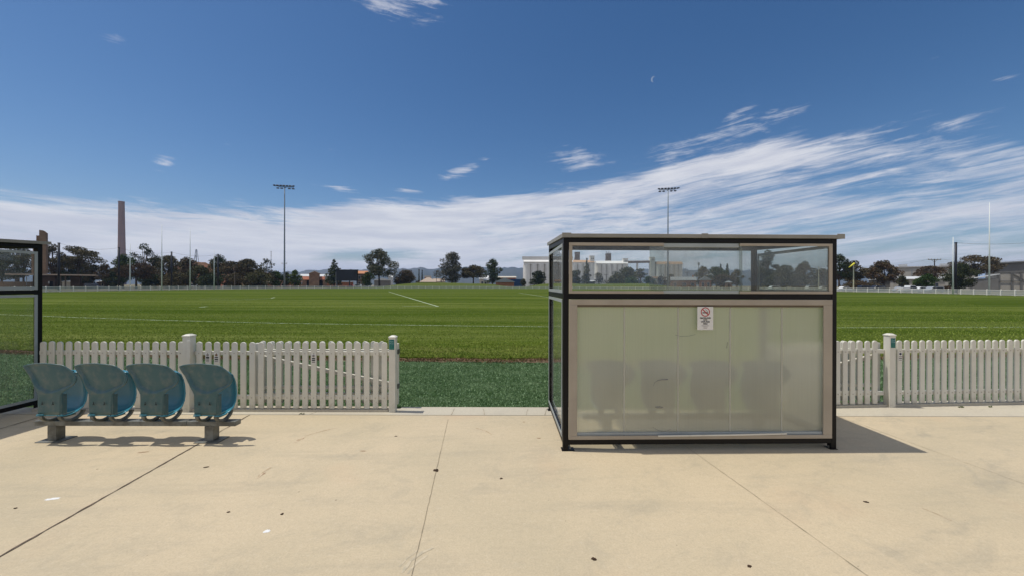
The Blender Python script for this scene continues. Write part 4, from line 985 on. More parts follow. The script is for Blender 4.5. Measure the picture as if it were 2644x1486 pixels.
# scoreboard
D = 192; a = pd(868, 696, D); b = pd(922, 725, D); root = thing('scoreboard', 'large blank black scoreboard on legs in front of the pine', 'scoreboard', ((a.x + b.x) / 2, D, 0)); w = b.x - a.x
MB().box(-w / 2, w / 2, 0, 1.2, b.z, a.z).build('screen_cabinet', 'screen_black', root); MB().box(-w / 2 + .25, w / 2 - .25, -.06, -.01, b.z + .25, a.z - .25).build('screen', 'screen_black', root)
for q in (-w / 2 + .2, .12 * w, w / 2 - .3): MB().box(q - .2, q + .2, .4, .8, -.1, b.z).build('leg', 'flood', root)
MB().box(-w / 2 - .3, -w / 2 - .02, .2, .9, -.1, a.z - 1.2).build('side_duct', 'tin_grey', root)

# cars
def car(label, px, D, kind, m_, rz=0.0, base=None):
    p = gp(px, H0 + 5); x = pd(px, 740, D).x
    root = thing({'ute': 'utility_truck', 'suv': 'parked_suv', 'sedan': 'parked_car', 'wagon': 'parked_wagon', 'van': 'parked_van'}[kind], label, 'car' if kind != 'ute' else 'utility', (x, D, 0), rz, 'cars parked round the oval')
    L, Wd = (5.2, 1.85) if kind == 'ute' else ((4.7, 1.85) if kind in ('suv', 'wagon') else (4.5, 1.78)); h1 = .95 if kind in ('suv', 'ute') else .82; h2 = {'ute': 1.75, 'suv': 1.75, 'sedan': 1.42, 'wagon': 1.5, 'van': 1.95}[kind]
    lo = .32
    body = [(-L / 2, lo), (-L / 2 + .06, h1 * .85), (-L / 2 + .25, h1), (L / 2 - 1.2, h1), (L / 2 - .25, h1 * .88), (L / 2 - .02, h1 * .62), (L / 2, lo)]
    MB().prism(body, -Wd / 2, Wd / 2).build('body', m_, root, bevel=.05)
    if kind == 'ute': cab = [(-.75, h1 - .02), (-.68, h2 - .05), (-.45, h2), (.55, h2), (.75, h2 - .06), (1.35, h1 - .02)]
    elif kind in ('suv', 'wagon', 'van'): cab = [(-L / 2 + .1, h1 - .02), (-L / 2 + .3, h2 - .08), (-L / 2 + .6, h2), (.5, h2), (.75, h2 - .05), (1.45, h1 - .02)]
    else: cab = [(-1.75, h1 - .02), (-1.1, h2 - .05), (-.8, h2), (.3, h2), (.6, h2 - .05), (1.35, h1 - .02)]
    MB().prism(cab, -Wd / 2 + .12, Wd / 2 - .12).build('cabin', m_, root, bevel=.04)
    gl_ = [(q * .90 + .02, h1 + .04 + (z - h1) * .78) for q, z in cab]; gl_ = [(q, max(h1 + .04, z)) for q, z in gl_]
    MB().prism(gl_, -Wd / 2 + .105, Wd / 2 - .105).build('side_window', 'car_glass', root)
    if kind == 'ute': MB().box(-L / 2 + .02, -.8, -Wd / 2, Wd / 2, h1, h1 + .28).build('tray', m_, root)
    for sx_ in (-L / 2 + .85, L / 2 - .85):
        for sy_ in (-Wd / 2 + .02, Wd / 2 - .22):
            wv = MB().tube([(sx_, sy_, .34), (sx_, sy_ + .2, .34)], .34, 14).build('wheel', 'tyre', root); MB().tube([(sx_, sy_ - .012, .34), (sx_, sy_ + .212, .34)], .19, 10).build('rim', 'rim', wv)
    for sy_ in (-Wd / 2 + .05, Wd / 2 - .35):
        MB().box(L / 2 - .16, L / 2 + .01, sy_, sy_ + .3, h1 * .62, h1 * .78).build('headlight', 'lamp_lens', root); MB().box(-L / 2 - .01, -L / 2 + .1, sy_, sy_ + .3, h1 * .7, h1 * .9).build('tail_light', 'tail_lens', root)
    return root
car('white sedan parked just right of the shelter', 2182, 125, 'sedan', 'car_white')
car('dark four-wheel drive parked right of the windsock pole', 2236, 125, 'suv', 'car_dark'); car('second dark four-wheel drive, nearer the white utility', 2264, 120, 'suv', 'car_dark', R(180))
car('white utility with a tray parked at the right end of the oval', 2349, 104, 'ute', 'car_white'); car('pale sedan half hidden behind the white utility', 2328, 112, 'sedan', 'car_silver')
car('silver wagon parked beneath the green tree right of the white utility', 2409, 104, 'wagon', 'car_silver', R(180)); car('white sedan between the utility and the silver wagon', 2380, 114, 'sedan', 'car_white')
car('white wagon seen in the right pane below the tall gum', 1996, 140, 'wagon', 'car_white', R(180)); car('white wagon seen in the right pane left of the street lamp', 2098, 138, 'wagon', 'car_white'); car('pale sedan seen in the right pane right of the street lamp', 2127, 138, 'sedan', 'car_white')
car('white four-wheel drive parked under the scoreboard', 922, 205, 'suv', 'car_white', R(180)); car('white sedan parked right of the scoreboard', 949, 205, 'sedan', 'car_white'); car('red car parked behind the scoreboard leg', 908, 215, 'sedan', 'car_red')
car('white sedan parked under the trees left of the short goal post', 531, 175, 'sedan', 'car_white', R(20)); car('silver sedan parked under the trees right of the fourth net pole', 592, 175, 'suv', 'car_silver'); car('dark sedan with a pale roof parked near the orange wall', 641, 180, 'sedan', 'car_dark', R(180))
car('white van parked behind the tall right-hand post of the left goal', 500, 180, 'van', 'car_white'); car('dark car parked under the tree right of the flat canopy', 240, 132, 'suv', 'car_dark')

# ------------------------------------------------------------------ oval fence
root = thing('oval_fence', 'low white post and rail fence with mesh infill all round the oval', 'fence')
def resample(pts, step):
    outp = [Vector((*pts[0], 0))]; carry = 0
    for a, b in zip(pts[:-1], pts[1:]):
        a, b = Vector((*a, 0)), Vector((*b, 0)); L = (b - a).length; t_ = step - carry
        while t_ <= L: outp.append(a.lerp(b, t_ / L)); t_ += step
        carry = L - (t_ - step)
    return outp
# smooth the outline a little (chaikin)
ov = oval
for _ in range(2):
    nn = [ov[0]]
    for a, b in zip(ov[:-1], ov[1:]): nn += [(a[0] * .75 + b[0] * .25, a[1] * .75 + b[1] * .25), (a[0] * .25 + b[0] * .75, a[1] * .25 + b[1] * .75)]
    nn.append(ov[-1]); ov = nn
fp = resample(ov, 3.0); n = len(fp)
rail = MB(); inf = MB()
for a, b in zip(fp[:-1], fp[1:]):
    z = Vector((0, 0, .95)); rail.bar(a + z, b + z, .06, .10); inf.quad(a + Vector((0, 0, .12)), b + Vector((0, 0, .12)), b + Vector((0, 0, .88)), a + Vector((0, 0, .88)))
    rail.bar(a + Vector((0, 0, .1)), b + Vector((0, 0, .1)), .05, .05)
rail.build('rail', 'white_paint', root); inf.build('mesh_infill', 'fence_mesh', root, fix=False)
order = sorted(range(n), key=lambda i: fp[i].length)
post_me = None
for i in order[:100]:
    if post_me is None:
        o = MB().box(-.075, .075, -.075, .075, -.1, 1.02).add([(-.09, -.09, 1.02), (.09, -.09, 1.02), (.09, .09, 1.02), (-.09, .09, 1.02), (0, 0, 1.10)], [(0, 1, 4), (1, 2, 4), (2, 3, 4), (3, 0, 4), (0, 3, 2, 1)]).build('post', 'white_paint', root); post_me = o.data
    else: o = bpy.data.objects.new('post', post_me); C.objects.link(o); o.parent = root
    o.location = fp[i]
if len(order) > 100:
    mb = MB()
    for i in order[100:]: q = fp[i]; mb.box(q.x - .075, q.x + .075, q.y - .075, q.y + .075, -.1, 1.08)
    struct(mb.build('far_posts', 'white_paint', root), 'stuff')

# ================================================================== NEAR FENCES
PK = {}
def picket_shape(w, h):
    poly = [(-w / 2, 0), (w / 2, 0), (w / 2, h - w * .42)] + [(w / 2 * math.cos(a), h - w * .42 + w * .42 * math.sin(a)) for a in np.linspace(.2, math.pi - .2, 9)] + [(-w / 2, h - w * .42)]
    return poly
def add_picket(root, x, y, z0, h, w=.070, th=.022):
    key = (w, h, th)
    if key not in PK:
        o = MB().prism(picket_shape(w, h), 0, th).build('picket', 'white_vinyl', root, bevel=.0055); PK[key] = o
    else:
        o = PK[key].copy(); C.objects.link(o); o.parent = root
    jr = random.Random(int(x * 977) + 5); o.location = (x + jr.gauss(0, .0012), y, z0 + jr.gauss(0, .0015)); o.rotation_euler = (0, R(jr.gauss(0, .22)), 0)
def add_post(root, x, y, w=.082, h=.935, wy=None):
    wy = wy or w
    p_ = MB().box(-w / 2, w / 2, 0, wy, 0, h).build('post', 'white_vinyl', root, bevel=.003, loc=(x, y, 0)); e = .006
    k = MB(); k.box(-w / 2 - e, w / 2 + e, -e, wy + e, h, h + .012)
    a, b_, c_, d_ = -w / 2 - e, w / 2 + e, -e, wy + e; i = .028
    k.add([(a, c_, h + .012), (b_, c_, h + .012), (b_, d_, h + .012), (a, d_, h + .012), (a + i, c_ + i, h + .030), (b_ - i, c_ + i, h + .030), (b_ - i, d_ - i, h + .030), (a + i, d_ - i, h + .030)],
          [(0, 1, 5, 4), (1, 2, 6, 5), (2, 3, 7, 6), (3, 0, 4, 7), (4, 5, 6, 7)])
    k.build('post_cap', 'white_vinyl', p_, bevel=.002); return p_
def rail_(root, x0, x1, y, z0, z1, th=.035): return MB().box(x0, x1, y, y + th, z0, z1).build('rail', 'white_vinyl', root, bevel=.003)
# left fence
FY = 4.895
root = thing('picket_fence', 'white picket fence behind the blue seats, left of the opening', 'fence', (0, FY, 0)); lf = root
for k in range(22): add_picket(root, -3.955 + .11157 * k, 0, .035, .842)
for k in range(17): add_picket(root, -4.19 - .1091 * k, 0, .035, .842)
add_post(root, -4.082, -.045, .09, .945, .10); add_post(root, -1.505, -.03)
rail_(root, -6.0, -4.13, .0225, .705, .755); rail_(root, -4.03, -1.55, .0225, .705, .755); rail_(root, -6.0, -4.13, .0225, .145, .195); rail_(root, -4.03, -1.55, .0225, .145, .195)
scr = MB()
for k in range(22):
    for z in (.728, .168): scr.box(-3.955 + .11157 * k - .005, -3.955 + .11157 * k + .005, -.004, -.0005, z, z + .01)
for k in range(17):
    for z in (.728, .168): scr.box(-4.19 - .1091 * k - .005, -4.19 - .1091 * k + .005, -.004, -.0005, z, z + .01)
struct(scr.build('screw_heads', 'aluminium', root), 'stuff')
MB().box(-4.06, -4.02, -.062, -.0465, .60, .90).build('latch_plate', 'white_vinyl', lf, bevel=.003)
# right fence (turned a few degrees)
root = thing('picket_fence', 'white picket fence at the right, past the shelter', 'fence', (5.03, 5.16, 0), R(3.6)); rf_ = root
for k in range(46): add_picket(root, .155 + .107 * k, 0, .035, .842)
for k in range(14): add_picket(root, -.20 - .1045 * k, 0, .035, .842)
add_post(root, 0, -.045, .085, .945, .085); add_post(root, 2.72, -.02, .085, .945, .085)
rail_(root, -1.7, -.045, .0225, .705, .755); rail_(root, .045, 5.1, .0225, .705, .755); rail_(root, -1.7, -.045, .0225, .145, .195); rail_(root, .045, 5.1, .0225, .145, .195)
scr = MB()
for x in [.155 + .107 * k for k in range(46)] + [-.20 - .1045 * k for k in range(14)]:
    for z in (.728, .168): scr.box(x - .005, x + .005, -.004, -.0005, z, z + .01)
struct(scr.build('screw_heads', 'aluminium', root), 'stuff')
# plinths beneath the fences
struct(MB().box(-6.05, -1.56, 4.878, 5.03, -.02, .030).build('fence_plinth', 'concrete_edge', bevel=.004))
o = MB().box(-1.75, 5.2, -.02, .12, -.02, .030).build('fence_plinth', 'concrete_edge', bevel=.004); o.location = (5.03, 5.16, 0); o.rotation_euler = (0, 0, R(3.6)); struct(o)
# opened gate leaves folded back behind the fences
def gate(label, x0, x1, y, rz=0, flip=False):
    root = thing('gate_leaf', label, 'gate', (x0, y, 0), rz, 'picket gate leaves folded open'); w = x1 - x0; n_ = int((w - .10) / .1115)
    for k in range(n_): add_picket(root, .079 + .1115 * k, .05, .04, .818)
    for z0, z1 in ((.705, .755), (.235, .275), (.14, .185)): rail_(root, .05, w - .04, .008, z0, z1, .04)
    for xx in (.03, w - .03): MB().box(xx - .035, xx + .035, .0, .049, .04, .835).build('stile', 'white_vinyl', root, bevel=.003)
    mb = MB(); za, zb_ = (.665, .31) if not flip else (.31, .665); mb.bar((.08, -.015, za), (w - .08, -.015, zb_), .04, .05); mb.build('diagonal_brace', 'white_vinyl', root, bevel=.003)
    for z in (.25, .70): MB().box(w - .01 if not flip else -.012, w + .012 if not flip else .01, -.01, .06, z, z + .06).build('hinge', 'galv', root)
gate('open picket gate leaf folded back behind the left fence', -3.36, -1.49, 5.06)
gate('open picket gate leaf folded back behind the fence beside the shelter', 3.34, 5.0, 5.20, R(2), True)

# signs
def sticker(name, label, parent_loc, rz, w, h, base, texts, cat='sign', bars=(), group=None):
    root = thing(name, label, cat, parent_loc, rz, group); MB().box(-w / 2, w / 2, -.0015, 0, 0, h).build('plate', base, root)
    for (s, size, m_, z, sx) in texts: text('lettering', s, size, m_, root, (0, -.003, z), sx=sx)
    for (x0, x1, z0, z1, m_) in bars: MB().box(x0, x1, -.003, -.0016, z0, z1).build('print', m_, root)
    return root
zt = .80; G_ = [('Port', .028, 'sign_text', .093, 1), ('Pirie', .028, 'sign_text', .068, 1), ('time', .020, 'sign_text_dim', .049, 1), ('for', .020, 'sign_text_dim', .032, 1), ('change', .022, 'sign_text_dim', .013, 1)]
sticker('post_sticker', 'green sticker on the gate post left of the opening', (-1.509, 4.865, .79), 0, .066, .127, 'sign_green', G_, group='green post stickers')
sticker('post_sticker', 'green sticker on the fence post right of the shelter', (5.035, 5.1148, .79), R(3.6), .062, .127, 'sign_green', G_, group='green post stickers')
def pic_sign(label, x, y, z, rz, blob, bars):
    root = sticker('picket_notice', label, (x, y, z), rz, .056, .125, 'sign_white', [], 'notice', [(-.02, .02, a, b, m_) for a, b, m_ in bars])
    mb = MB(); mb.tube([(0, -.0035, .10), (0, -.0016, .10)], .016, 14); mb.build('emblem', blob, root); return root
pic_sign('small white notice on the third picket right of the left post, dark round emblem', -3.732, FY - .001, .612, 0, 'sign_grey', [(.055, .078, 'sign_black'), (.03, .045, 'sign_grey'), (.012, .02, 'sign_grey')])
bpy.data.objects['picket_notice'].location.x = -3.843
pic_sign('small white notice on the picket beside it, pale brown emblem', -3.732, FY - .001, .612, 0, 'brick_tan', [(.062, .076, 'sign_black'), (.035, .052, 'sign_black'), (.012, .024, 'sign_grey')])
pic_sign('small white notice halfway along the left fence, mauve emblem', -2.505, FY - .001, .605, 0, 'sign_grey', [(.058, .074, 'sign_black'), (.035, .05, 'sign_black'), (.012, .024, 'sign_grey')])
v = Matrix.Rotation(R(3.6), 3, 'Z') @ Vector((.155, -.001, 0))
pic_sign('small white notice with a dark shield on the first picket right of the right post', 5.03 + v.x, 5.16 + v.y, .60, R(3.6), 'sign_navy', [(.058, .07, 'sign_grey'), (.035, .045, 'sign_black'), (.012, .02, 'sign_grey')])

# ================================================================== SHELTERS
SW, SD = 2.690, 1.25
def shelter(label, loc, rz, group='spectator shelters'):
    root = thing('spectator_shelter', label, 'shelter', loc, rz, group); P = .052
    def pt(name, m_, boxes, parent=None, bevel=.003):
        mb = MB(); [mb.box(*b) for b in boxes]; return mb.build(name, m_, parent or root, bevel=bevel)
    zt0, zt1 = 2.060, 2.110                                    # roof rises a little towards the field
    for (x, y, zz) in ((0, 0, zt0), (SW - P, 0, zt0), (0, SD - P, zt1), (SW - P, SD - P, zt1)):
        q = pt('post', 'black_steel', [(x, x + P, y, y + P, .006, zz)])
        pt('base_plate', 'black_steel', [(x - .012, x + P + .012 + (.05 if x == 0 else 0), y - .006, y + P + .03, .0005, .006)], q); 
        pt('anchor_bolt', 'galv', [(x + (P + .012 if x == 0 else -.012), x + (P + .03 if x == 0 else .004), y + .02, y + .035, .006, .03)], q)
    pt('back_rail', 'black_steel', [(P, SW - P, .001, .051, 2.0125, 2.059)]); pt('back_rail', 'black_steel', [(P, SW - P, .001, .051, 1.469, 1.521)]); pt('back_rail', 'black_steel', [(P, SW - P, .001, .051, .059, .111)])
    pt('front_rail', 'black_steel', [(P, SW - P, SD - .051, SD - .001, 2.05, 2.108)])
    for x in (.001, SW - .051):
        for a_, b_ in ((1.469, 1.521), (.059, .111)): pt('side_rail', 'black_steel', [(x, x + .05, P, SD - P, a_, b_)])
        mb = MB(); mb.prism([(P, 2.0125), (SD - P, 2.055), (SD - P, 2.107), (P, 2.059)], x, x + .05, 'x'); mb.build('side_rail', 'black_steel', root)
    # roof sheet and edge channel
    o_ = .045; y0, y1 = -.012, SD + .05; sl_ = (zt1 - zt0) / SD
    def zr(y): return zt0 + .003 + sl_ * y
    mb = MB(); mb.prism([(y0, zr(y0)), (y1, zr(y1)), (y1, zr(y1) + .02), (y0, zr(y0) + .02)], -.002, SW + o_ - .004, 'x'); mb.build('roof', 'roof_metal', root)
    pt('fascia', 'fascia_metal', [(-.008, SW + o_, y0 - .012, y0 - .001, zr(y0) - .004, zr(y0) + .033)])
    for xa, xb in ((-.016, -.003), (SW + o_ - .003, SW + o_ + .010)):
        mb = MB(); mb.prism([(y0 - .012, zr(y0) - .004), (y1, zr(y1) - .004), (y1, zr(y1) + .033), (y0 - .012, zr(y0) + .033)], xa, xb, 'x'); mb.build('fascia', 'fascia_metal', root)
    pt('fascia_clip', 'fascia_metal', [(-.018, .07, y0 - .0155, y0 - .013, zr(y0) - .006, zr(y0) + .040)]); pt('fascia_clip', 'fascia_metal', [(1.335, 1.40, y0 - .0155, y0 - .013, zr(y0) - .006, zr(y0) + .040)]); pt('fascia_clip', 'fascia_metal', [(SW - .02, SW + o_ + .012, y0 - .0155, y0 - .013, zr(y0) - .006, zr(y0) + .042)])
    # upper window: two outer framed panes and a middle pane set behind
    a0, a1, b0, b1 = P, .975, 1.72, SW - P; zb, zt_ = 1.5225, 2.011; fy0, fy1 = -.012, .0
    pt('window_frame', 'aluminium', [(a0, a1, fy0, fy1, zt_ - .030, zt_), (a0, a1, fy0, fy1, zb, zb + .026), (a0, a0 + .032, fy0, fy1, zb + .026, zt_ - .03)])
    pt('window_frame', 'aluminium', [(b0, b1, fy0, fy1, zt_ - .026, zt_ - .001), (b0, b1, fy0, fy1, zb, zb + .026), (b1 - .034, b1, fy0, fy1, zb + .026, zt_ - .026)])
    pt('window_frame', 'alu_dull', [(a1, b0, .002, .022, zt_ - .042, zt_ - .002)]); pt('window_sill', 'alu_dull', [(a1, b0, .002, .022, zb, zb + .03)])
    for (x0, x1, yy, g_) in ((a0 + .01, a1, -.004, 'glass'), (a1 - .13, b0 + .04, .014, 'glass_dusty'), (b0, b1 - .01, -.004, 'glass_tint')):
        MB().box(x0, x1, yy, yy + .005, zb + .01, zt_ - .01).build('window_pane', g_, root)
    # lower panel
    zb, zt_ = .1125, 1.4675
    pt('panel_frame', 'aluminium', [(P, SW - P, fy0, fy1, zt_ - .055, zt_), (P, SW - P, fy0, fy1, zb, zb + .036), (P, P + .082, fy0, fy1, zb + .036, zt_ - .055), (SW - P - .088, SW - P, fy0, fy1, zb + .036, zt_ - .055)])
    ed = [P + .06, .600, 1.130, 1.645, 2.16, SW - P - .06]
    for x0, x1 in zip(ed[:-1], ed[1:]):
        mb = MB(); nseg = 1; mb.quad((x0, .024, zb + .01), (x1, .024, zb + .01), (x1, .024, zt_ - .02), (x0, .024, zt_ - .02)); mb.build('polycarbonate_sheet', 'polycarbonate', root, fix=False)
    for x in ed[1:-1]: pt('sheet_joiner', 'joiner', [(x - .007, x + .007, .0205, .0235, zb + .02, zt_ - .03)], bevel=0)
    pt('channel_and_shade_line', 'wood_pole', [(P + .08, SW - P - .08, .004, .017, zt_ - .076, zt_ - .055)]); pt('channel_and_shade_line', 'alu_dull', [(P + .08, SW - P - .08, .004, .017, zb + .034, zb + .062)])  # upper strip paints the shadow line under the frame; lower is a channel
    # side walls: framed glass above and below the mid rail
    for sx_, x in (('l', .022), ('r', SW - .028)):
        xo0, xo1 = (-.006, .0005) if sx_ == 'l' else (SW - .0005, SW + .006)
        for (z0, z1) in ((1.525, 2.008), (.115, 1.465)):
            f = .032; y0_, y1_ = P + .002, SD - P - .002
            pt('side_frame', 'alu_dull', [(xo0, xo1, y0_, y1_, z1 - f, z1), (xo0, xo1, y0_, y1_, z0, z0 + f), (xo0, xo1, y0_, y0_ + f, z0 + f, z1 - f), (xo0, xo1, y1_ - f, y1_, z0 + f, z1 - f)], bevel=.001)
            MB().box(x, x + .005, P + .004, SD - P - .004, z0 + .004, z1 - .004).build('side_glass', 'glass', root)
    return root
SR = math.atan2(3.80 - 3.747, 2.69)
sh = shelter('spectator shelter in full view with cloudy back panels and a clear window strip', (.498, 3.747, 0), SR)
mb = MB(); mb.bar((.92, -.018, .148), (1.62, -.020, .155), .010, .012); mb.bar((1.62, -.020, .155), (2.18, -.018, .164), .010, .012); mb.build('loose_trim', 'white_vinyl', sh)
def scuff(pts, r_, label=None):
    MB().tube([(x, .0205, z) for x, z in pts], r_, 4).build('scuff_mark', 'sign_grey', sh)
scuff([(.885, .62), (.90, .655), (.93, .675), (.975, .683), (1.03, .685)], [.0006, .0012, .0022, .0032, .0045]); scuff([(.905, .415), (.95, .418), (.985, .409)], .0025); scuff([(.92, .408), (.97, .405)], .0015)
scuff([(1.10, 1.12), (1.16, 1.105), (1.24, 1.11), (1.30, 1.125)], .0012); scuff([(.88, .22), (.94, .185), (1.0, .175), (1.06, .195)], .0009); scuff([(1.62, 1.05), (1.61, .99)], .0018)
def shp(x, y, z):  # shelter local -> world
    c_, s_ = math.cos(SR), math.sin(SR); return Vector((.498 + x * c_ - y * s_, 3.747 + x * s_ + y * c_, z))
sh2 = shelter('second shelter cut off by the left edge of the photo, only its glass side visible', (-6.1 - SW, 3.80, 0), R(-.6))
# smoke-free sign on the shelter
c0 = shp(1.378, -.014, 1.173); root = thing('smoke_free_sign', 'white smoke-free and vape-free sign with a red crossed circle on the shelter', 'sign', c0, SR)
w, h = .155, .224; MB().box(-w / 2, w / 2, -.003, 0, 0, h).build('plate', 'sign_white', root)
def ring(cx, cz, ro, ri, y, n=40):
    mb = MB(); vs = []
    for i in range(n):
        a = 2 * math.pi * i / n; vs += [(cx + ro * math.cos(a), y, cz + ro * math.sin(a)), (cx + ri * math.cos(a), y, cz + ri * math.sin(a))]
    mb.add(vs, [(2 * i, 2 * i + 1, (2 * i + 3) % (2 * n), (2 * i + 2) % (2 * n)) for i in range(n)]); return mb
cz = h - .0495
mb = ring(0, cz, .0445, .0365, -.0045); mb.bar((-.028, -.0045, cz + .027), (.028, -.0045, cz - .027), .0006, .009, up=(0, 0, 1)); mb.build('prohibition_ring', 'sign_red', root)
mb = MB(); mb.box(-.028, .026, -.0042, -.0034, cz - .013, cz - .0085); mb.box(-.028, .026, -.0042, -.0034, cz - .0045, cz + .0); mb.box(.022, .026, -.0042, -.0034, cz - .0085, cz - .0045)
mb.tube([(.026, -.004, cz + .006), (.016, -.004, cz + .009), (.012, -.004, cz + .016), (.004, -.004, cz + .02), (.003, -.004, cz + .028)], .0015, 5); mb.build('cigarette_symbol', 'sign_black', root)
for s, z in (('SMOKE-FREE', .110), ('AND', .0925), ('VAPE-FREE', .0735), ('AREA', .0545)): text('lettering', s, .0185, 'sign_black', root, (0, -.0045, z), bold=.0004)
for x0, x1, z in ((-.036, .036, .040), (-.020, .022, .029), (-.017, .017, .016)): MB().box(x0, x1, -.0042, -.0032, z, z + .0035).build('small_print', 'sign_grey', root)

# ================================================================== SEATS
def seat_parts():
    """returns list of (name, mesh builder, material) in seat space: x across, y away from the viewer, z up from ground"""
    tab = [(.299, -.110, .114), (.36, -.111, .114), (.42, -.111, .115), (.48, -.112, .118), (.515, -.116, .127), (.540, -.130, .158), (.565, -.148, .196), (.590, -.162, .232), (.615, -.174, .250), (.650, -.195, .260), (.690, -.217, .247), (.720, -.238, .226), (.745, -.252, .204), (.765, -.262, .178), (.785, -.268, .148)]
    zs = np.concatenate([np.linspace(.299, .50, 6), np.linspace(.512, .785, 34)]); nc = 44
    L_ = np.interp(zs, [t_[0] for t_ in tab], [t_[1] for t_ in tab]); R_ = np.interp(zs, [t_[0] for t_ in tab], [t_[2] for t_ in tab])
    vs = []; n = len(zs)
    for i, z in enumerate(zs):
        for j in range(nc + 1):
            s = j / nc; x = L_[i] + (R_[i] - L_[i]) * s; k = (z - .50) / .285; k = max(0, k)
            zz = z + (.030 * math.sin(math.pi * s) ** .8 if i == n - 1 else .030 * math.sin(math.pi * s) ** .8 * k ** 2 * .9)
            wing = .030 * abs(2 * s - 1) ** 2.4 * min(1, k * 1.6)
            e = min(s, 1 - s) * (R_[i] - L_[i]); rec = 0
            zl_ = .512 + .085 * (2 * s - 1) ** 2; rec = .020 * min(1, max(0, (e - .022) / .012)) * min(1, max(0, (z - zl_) / .022)) * min(1, max(0, (.785 - z) / .016 + .3)) if z > .5 else 0
            y = -.02 * k + wing + rec + (.006 * math.sin(math.pi * s) if k == 0 else 0)
            if k == 0 and j in (0, nc): y += .03
            vs.append((x, y, zz))
    w = nc + 1; back = MB().add(vs, [(i * w + j, i * w + j + 1, (i + 1) * w + j + 1, (i + 1) * w + j) for i in range(n - 1) for j in range(nc)])
    prof = [(.035, .285, .105), (.075, .272, .120), (.125, .274, .140), (.170, .292, .160), (.205, .325, .174), (.228, .38, .180), (.236, .45, .183), (.232, .54, .180), (.224, .62, .174), (.212, .675, .160), (.196, .700, .135), (.176, .706, .105)]
    vs = []; m = 16
    for (y, z, hw) in prof:
        for j in range(m + 1):
            s = 2 * j / m - 1; vs.append((hw * s, y - .055 * abs(s) ** 3 * (1 if z > .27 else .1), z + .012 * abs(s) ** 3 * (-1 if z > .6 else 1)))
    w = m + 1; pan = MB().add(vs, [(i * w + j, i * w + j + 1, (i + 1) * w + j + 1, (i + 1) * w + j) for i in range(len(prof) - 1) for j in range(m)])
    return back, pan
def seat_row(label, loc, rz, xs, bx0, bx1, joint=None, legs=(), group='rows of four tip-up seats'):
    root = thing('tip_up_seat_row', label, 'seating', loc, rz, group)
    for a, b in ((bx0, joint - .002), (joint + .002, bx1)) if joint else ((bx0, bx1),): MB().box(a, b, 0, .085, .158, .206).build('support_beam', 'galv', root, bevel=.003)
    for x in legs:
        l = MB().box(x - .045, x + .045, .0, .085, .008, .157).build('leg', 'galv', root, bevel=.003)
        MB().box(x - .12, x + .12, -.045, .13, .0005, .008).build('foot_plate', 'galv', l, bevel=.001)
    first = None
    for x in xs:
        if first is None:
            back, pan = seat_parts()
            s_ = back.build('seat', 'seat_shaded', root, smooth=True, fix=False); md = s_.modifiers.new('solid', 'SOLIDIFY'); md.thickness = .009; md.offset = 0
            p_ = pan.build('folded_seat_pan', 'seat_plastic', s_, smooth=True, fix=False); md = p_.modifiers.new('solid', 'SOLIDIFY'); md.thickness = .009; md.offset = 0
            for q in (-.088, .098):
                mb = MB(); pts = []; wv = .034
                for i in range(15):
                    a = math.pi * (1.0 + i / 14); pts.append((.115 + .105 * math.cos(a), .285 + .070 * math.sin(a) * 1.0))
                vs = []
                for i, (y, z) in enumerate(pts):
                    a = math.pi * (1.0 + i / 14); ny_, nz_ = math.cos(a), math.sin(a); t_ = .011
                    vs += [(q - wv / 2, y - ny_ * t_, z - nz_ * t_), (q + wv / 2, y - ny_ * t_, z - nz_ * t_), (q + wv / 2, y + ny_ * t_, z + nz_ * t_), (q - wv / 2, y + ny_ * t_, z + nz_ * t_)]
                fs = [(0, 1, 2, 3), tuple(4 * 14 + k for k in (3, 2, 1, 0))]
                for i in range(14):
                    for k in range(4): fs.append((4 * i + k, 4 * i + (k + 1) % 4, 4 * i + 4 + (k + 1) % 4, 4 * i + 4 + k))
                mb.add(vs, fs); mb.build('support_ring', 'galv', s_, bevel=.002)
            MB().box(-.108, -.04, -.014, -.006, .302, .309).build('edge_lip', 'seat_plastic', s_); MB().box(.1165, .124, .0, .05, .30, .50).build('side_flange', 'seat_shaded', s_, bevel=.002)
            MB().box(.085, .118, .035, .14, .262, .300).build('hinge_block', 'seat_shaded', s_, bevel=.01)
            for q in (-.055, .052):
                mb = MB(); mb.bar((q, -.011, .435), (q, -.011, .418), .004, .002, up=(0, 1, 0)); mb.bar((q, -.011, .420), (q - .008, -.011, .402), .004, .002, up=(0, 1, 0)); mb.bar((q, -.011, .420), (q + .008, -.011, .402), .004, .002, up=(0, 1, 0)); mb.build('drain_slot', 'black_rubber', s_)
            first = s_
        else:
            def cp(o, par):
                c_ = o.copy(); C.objects.link(c_); c_.parent = par
                for ch in list(o.children): cp(ch, c_)
                return c_
            s_ = cp(first, root)
        s_.location = (x, -.09, 0)
    return root
SEATROW = seat_row('row of four blue-green tip-up seats standing in the open at the left', (-3.85, 3.945, 0), 0, [-.756, -.246, .266, .801], -1.015, 1.035, .535, [-.835, .765])
c0 = shp(0, .47, 0)
seat_row('row of four seats inside the shelter, blurred behind its cloudy back panels', c0, SR, [.56, 1.115, 1.66, 2.22], .28, 2.50, None, [.55, 2.2])
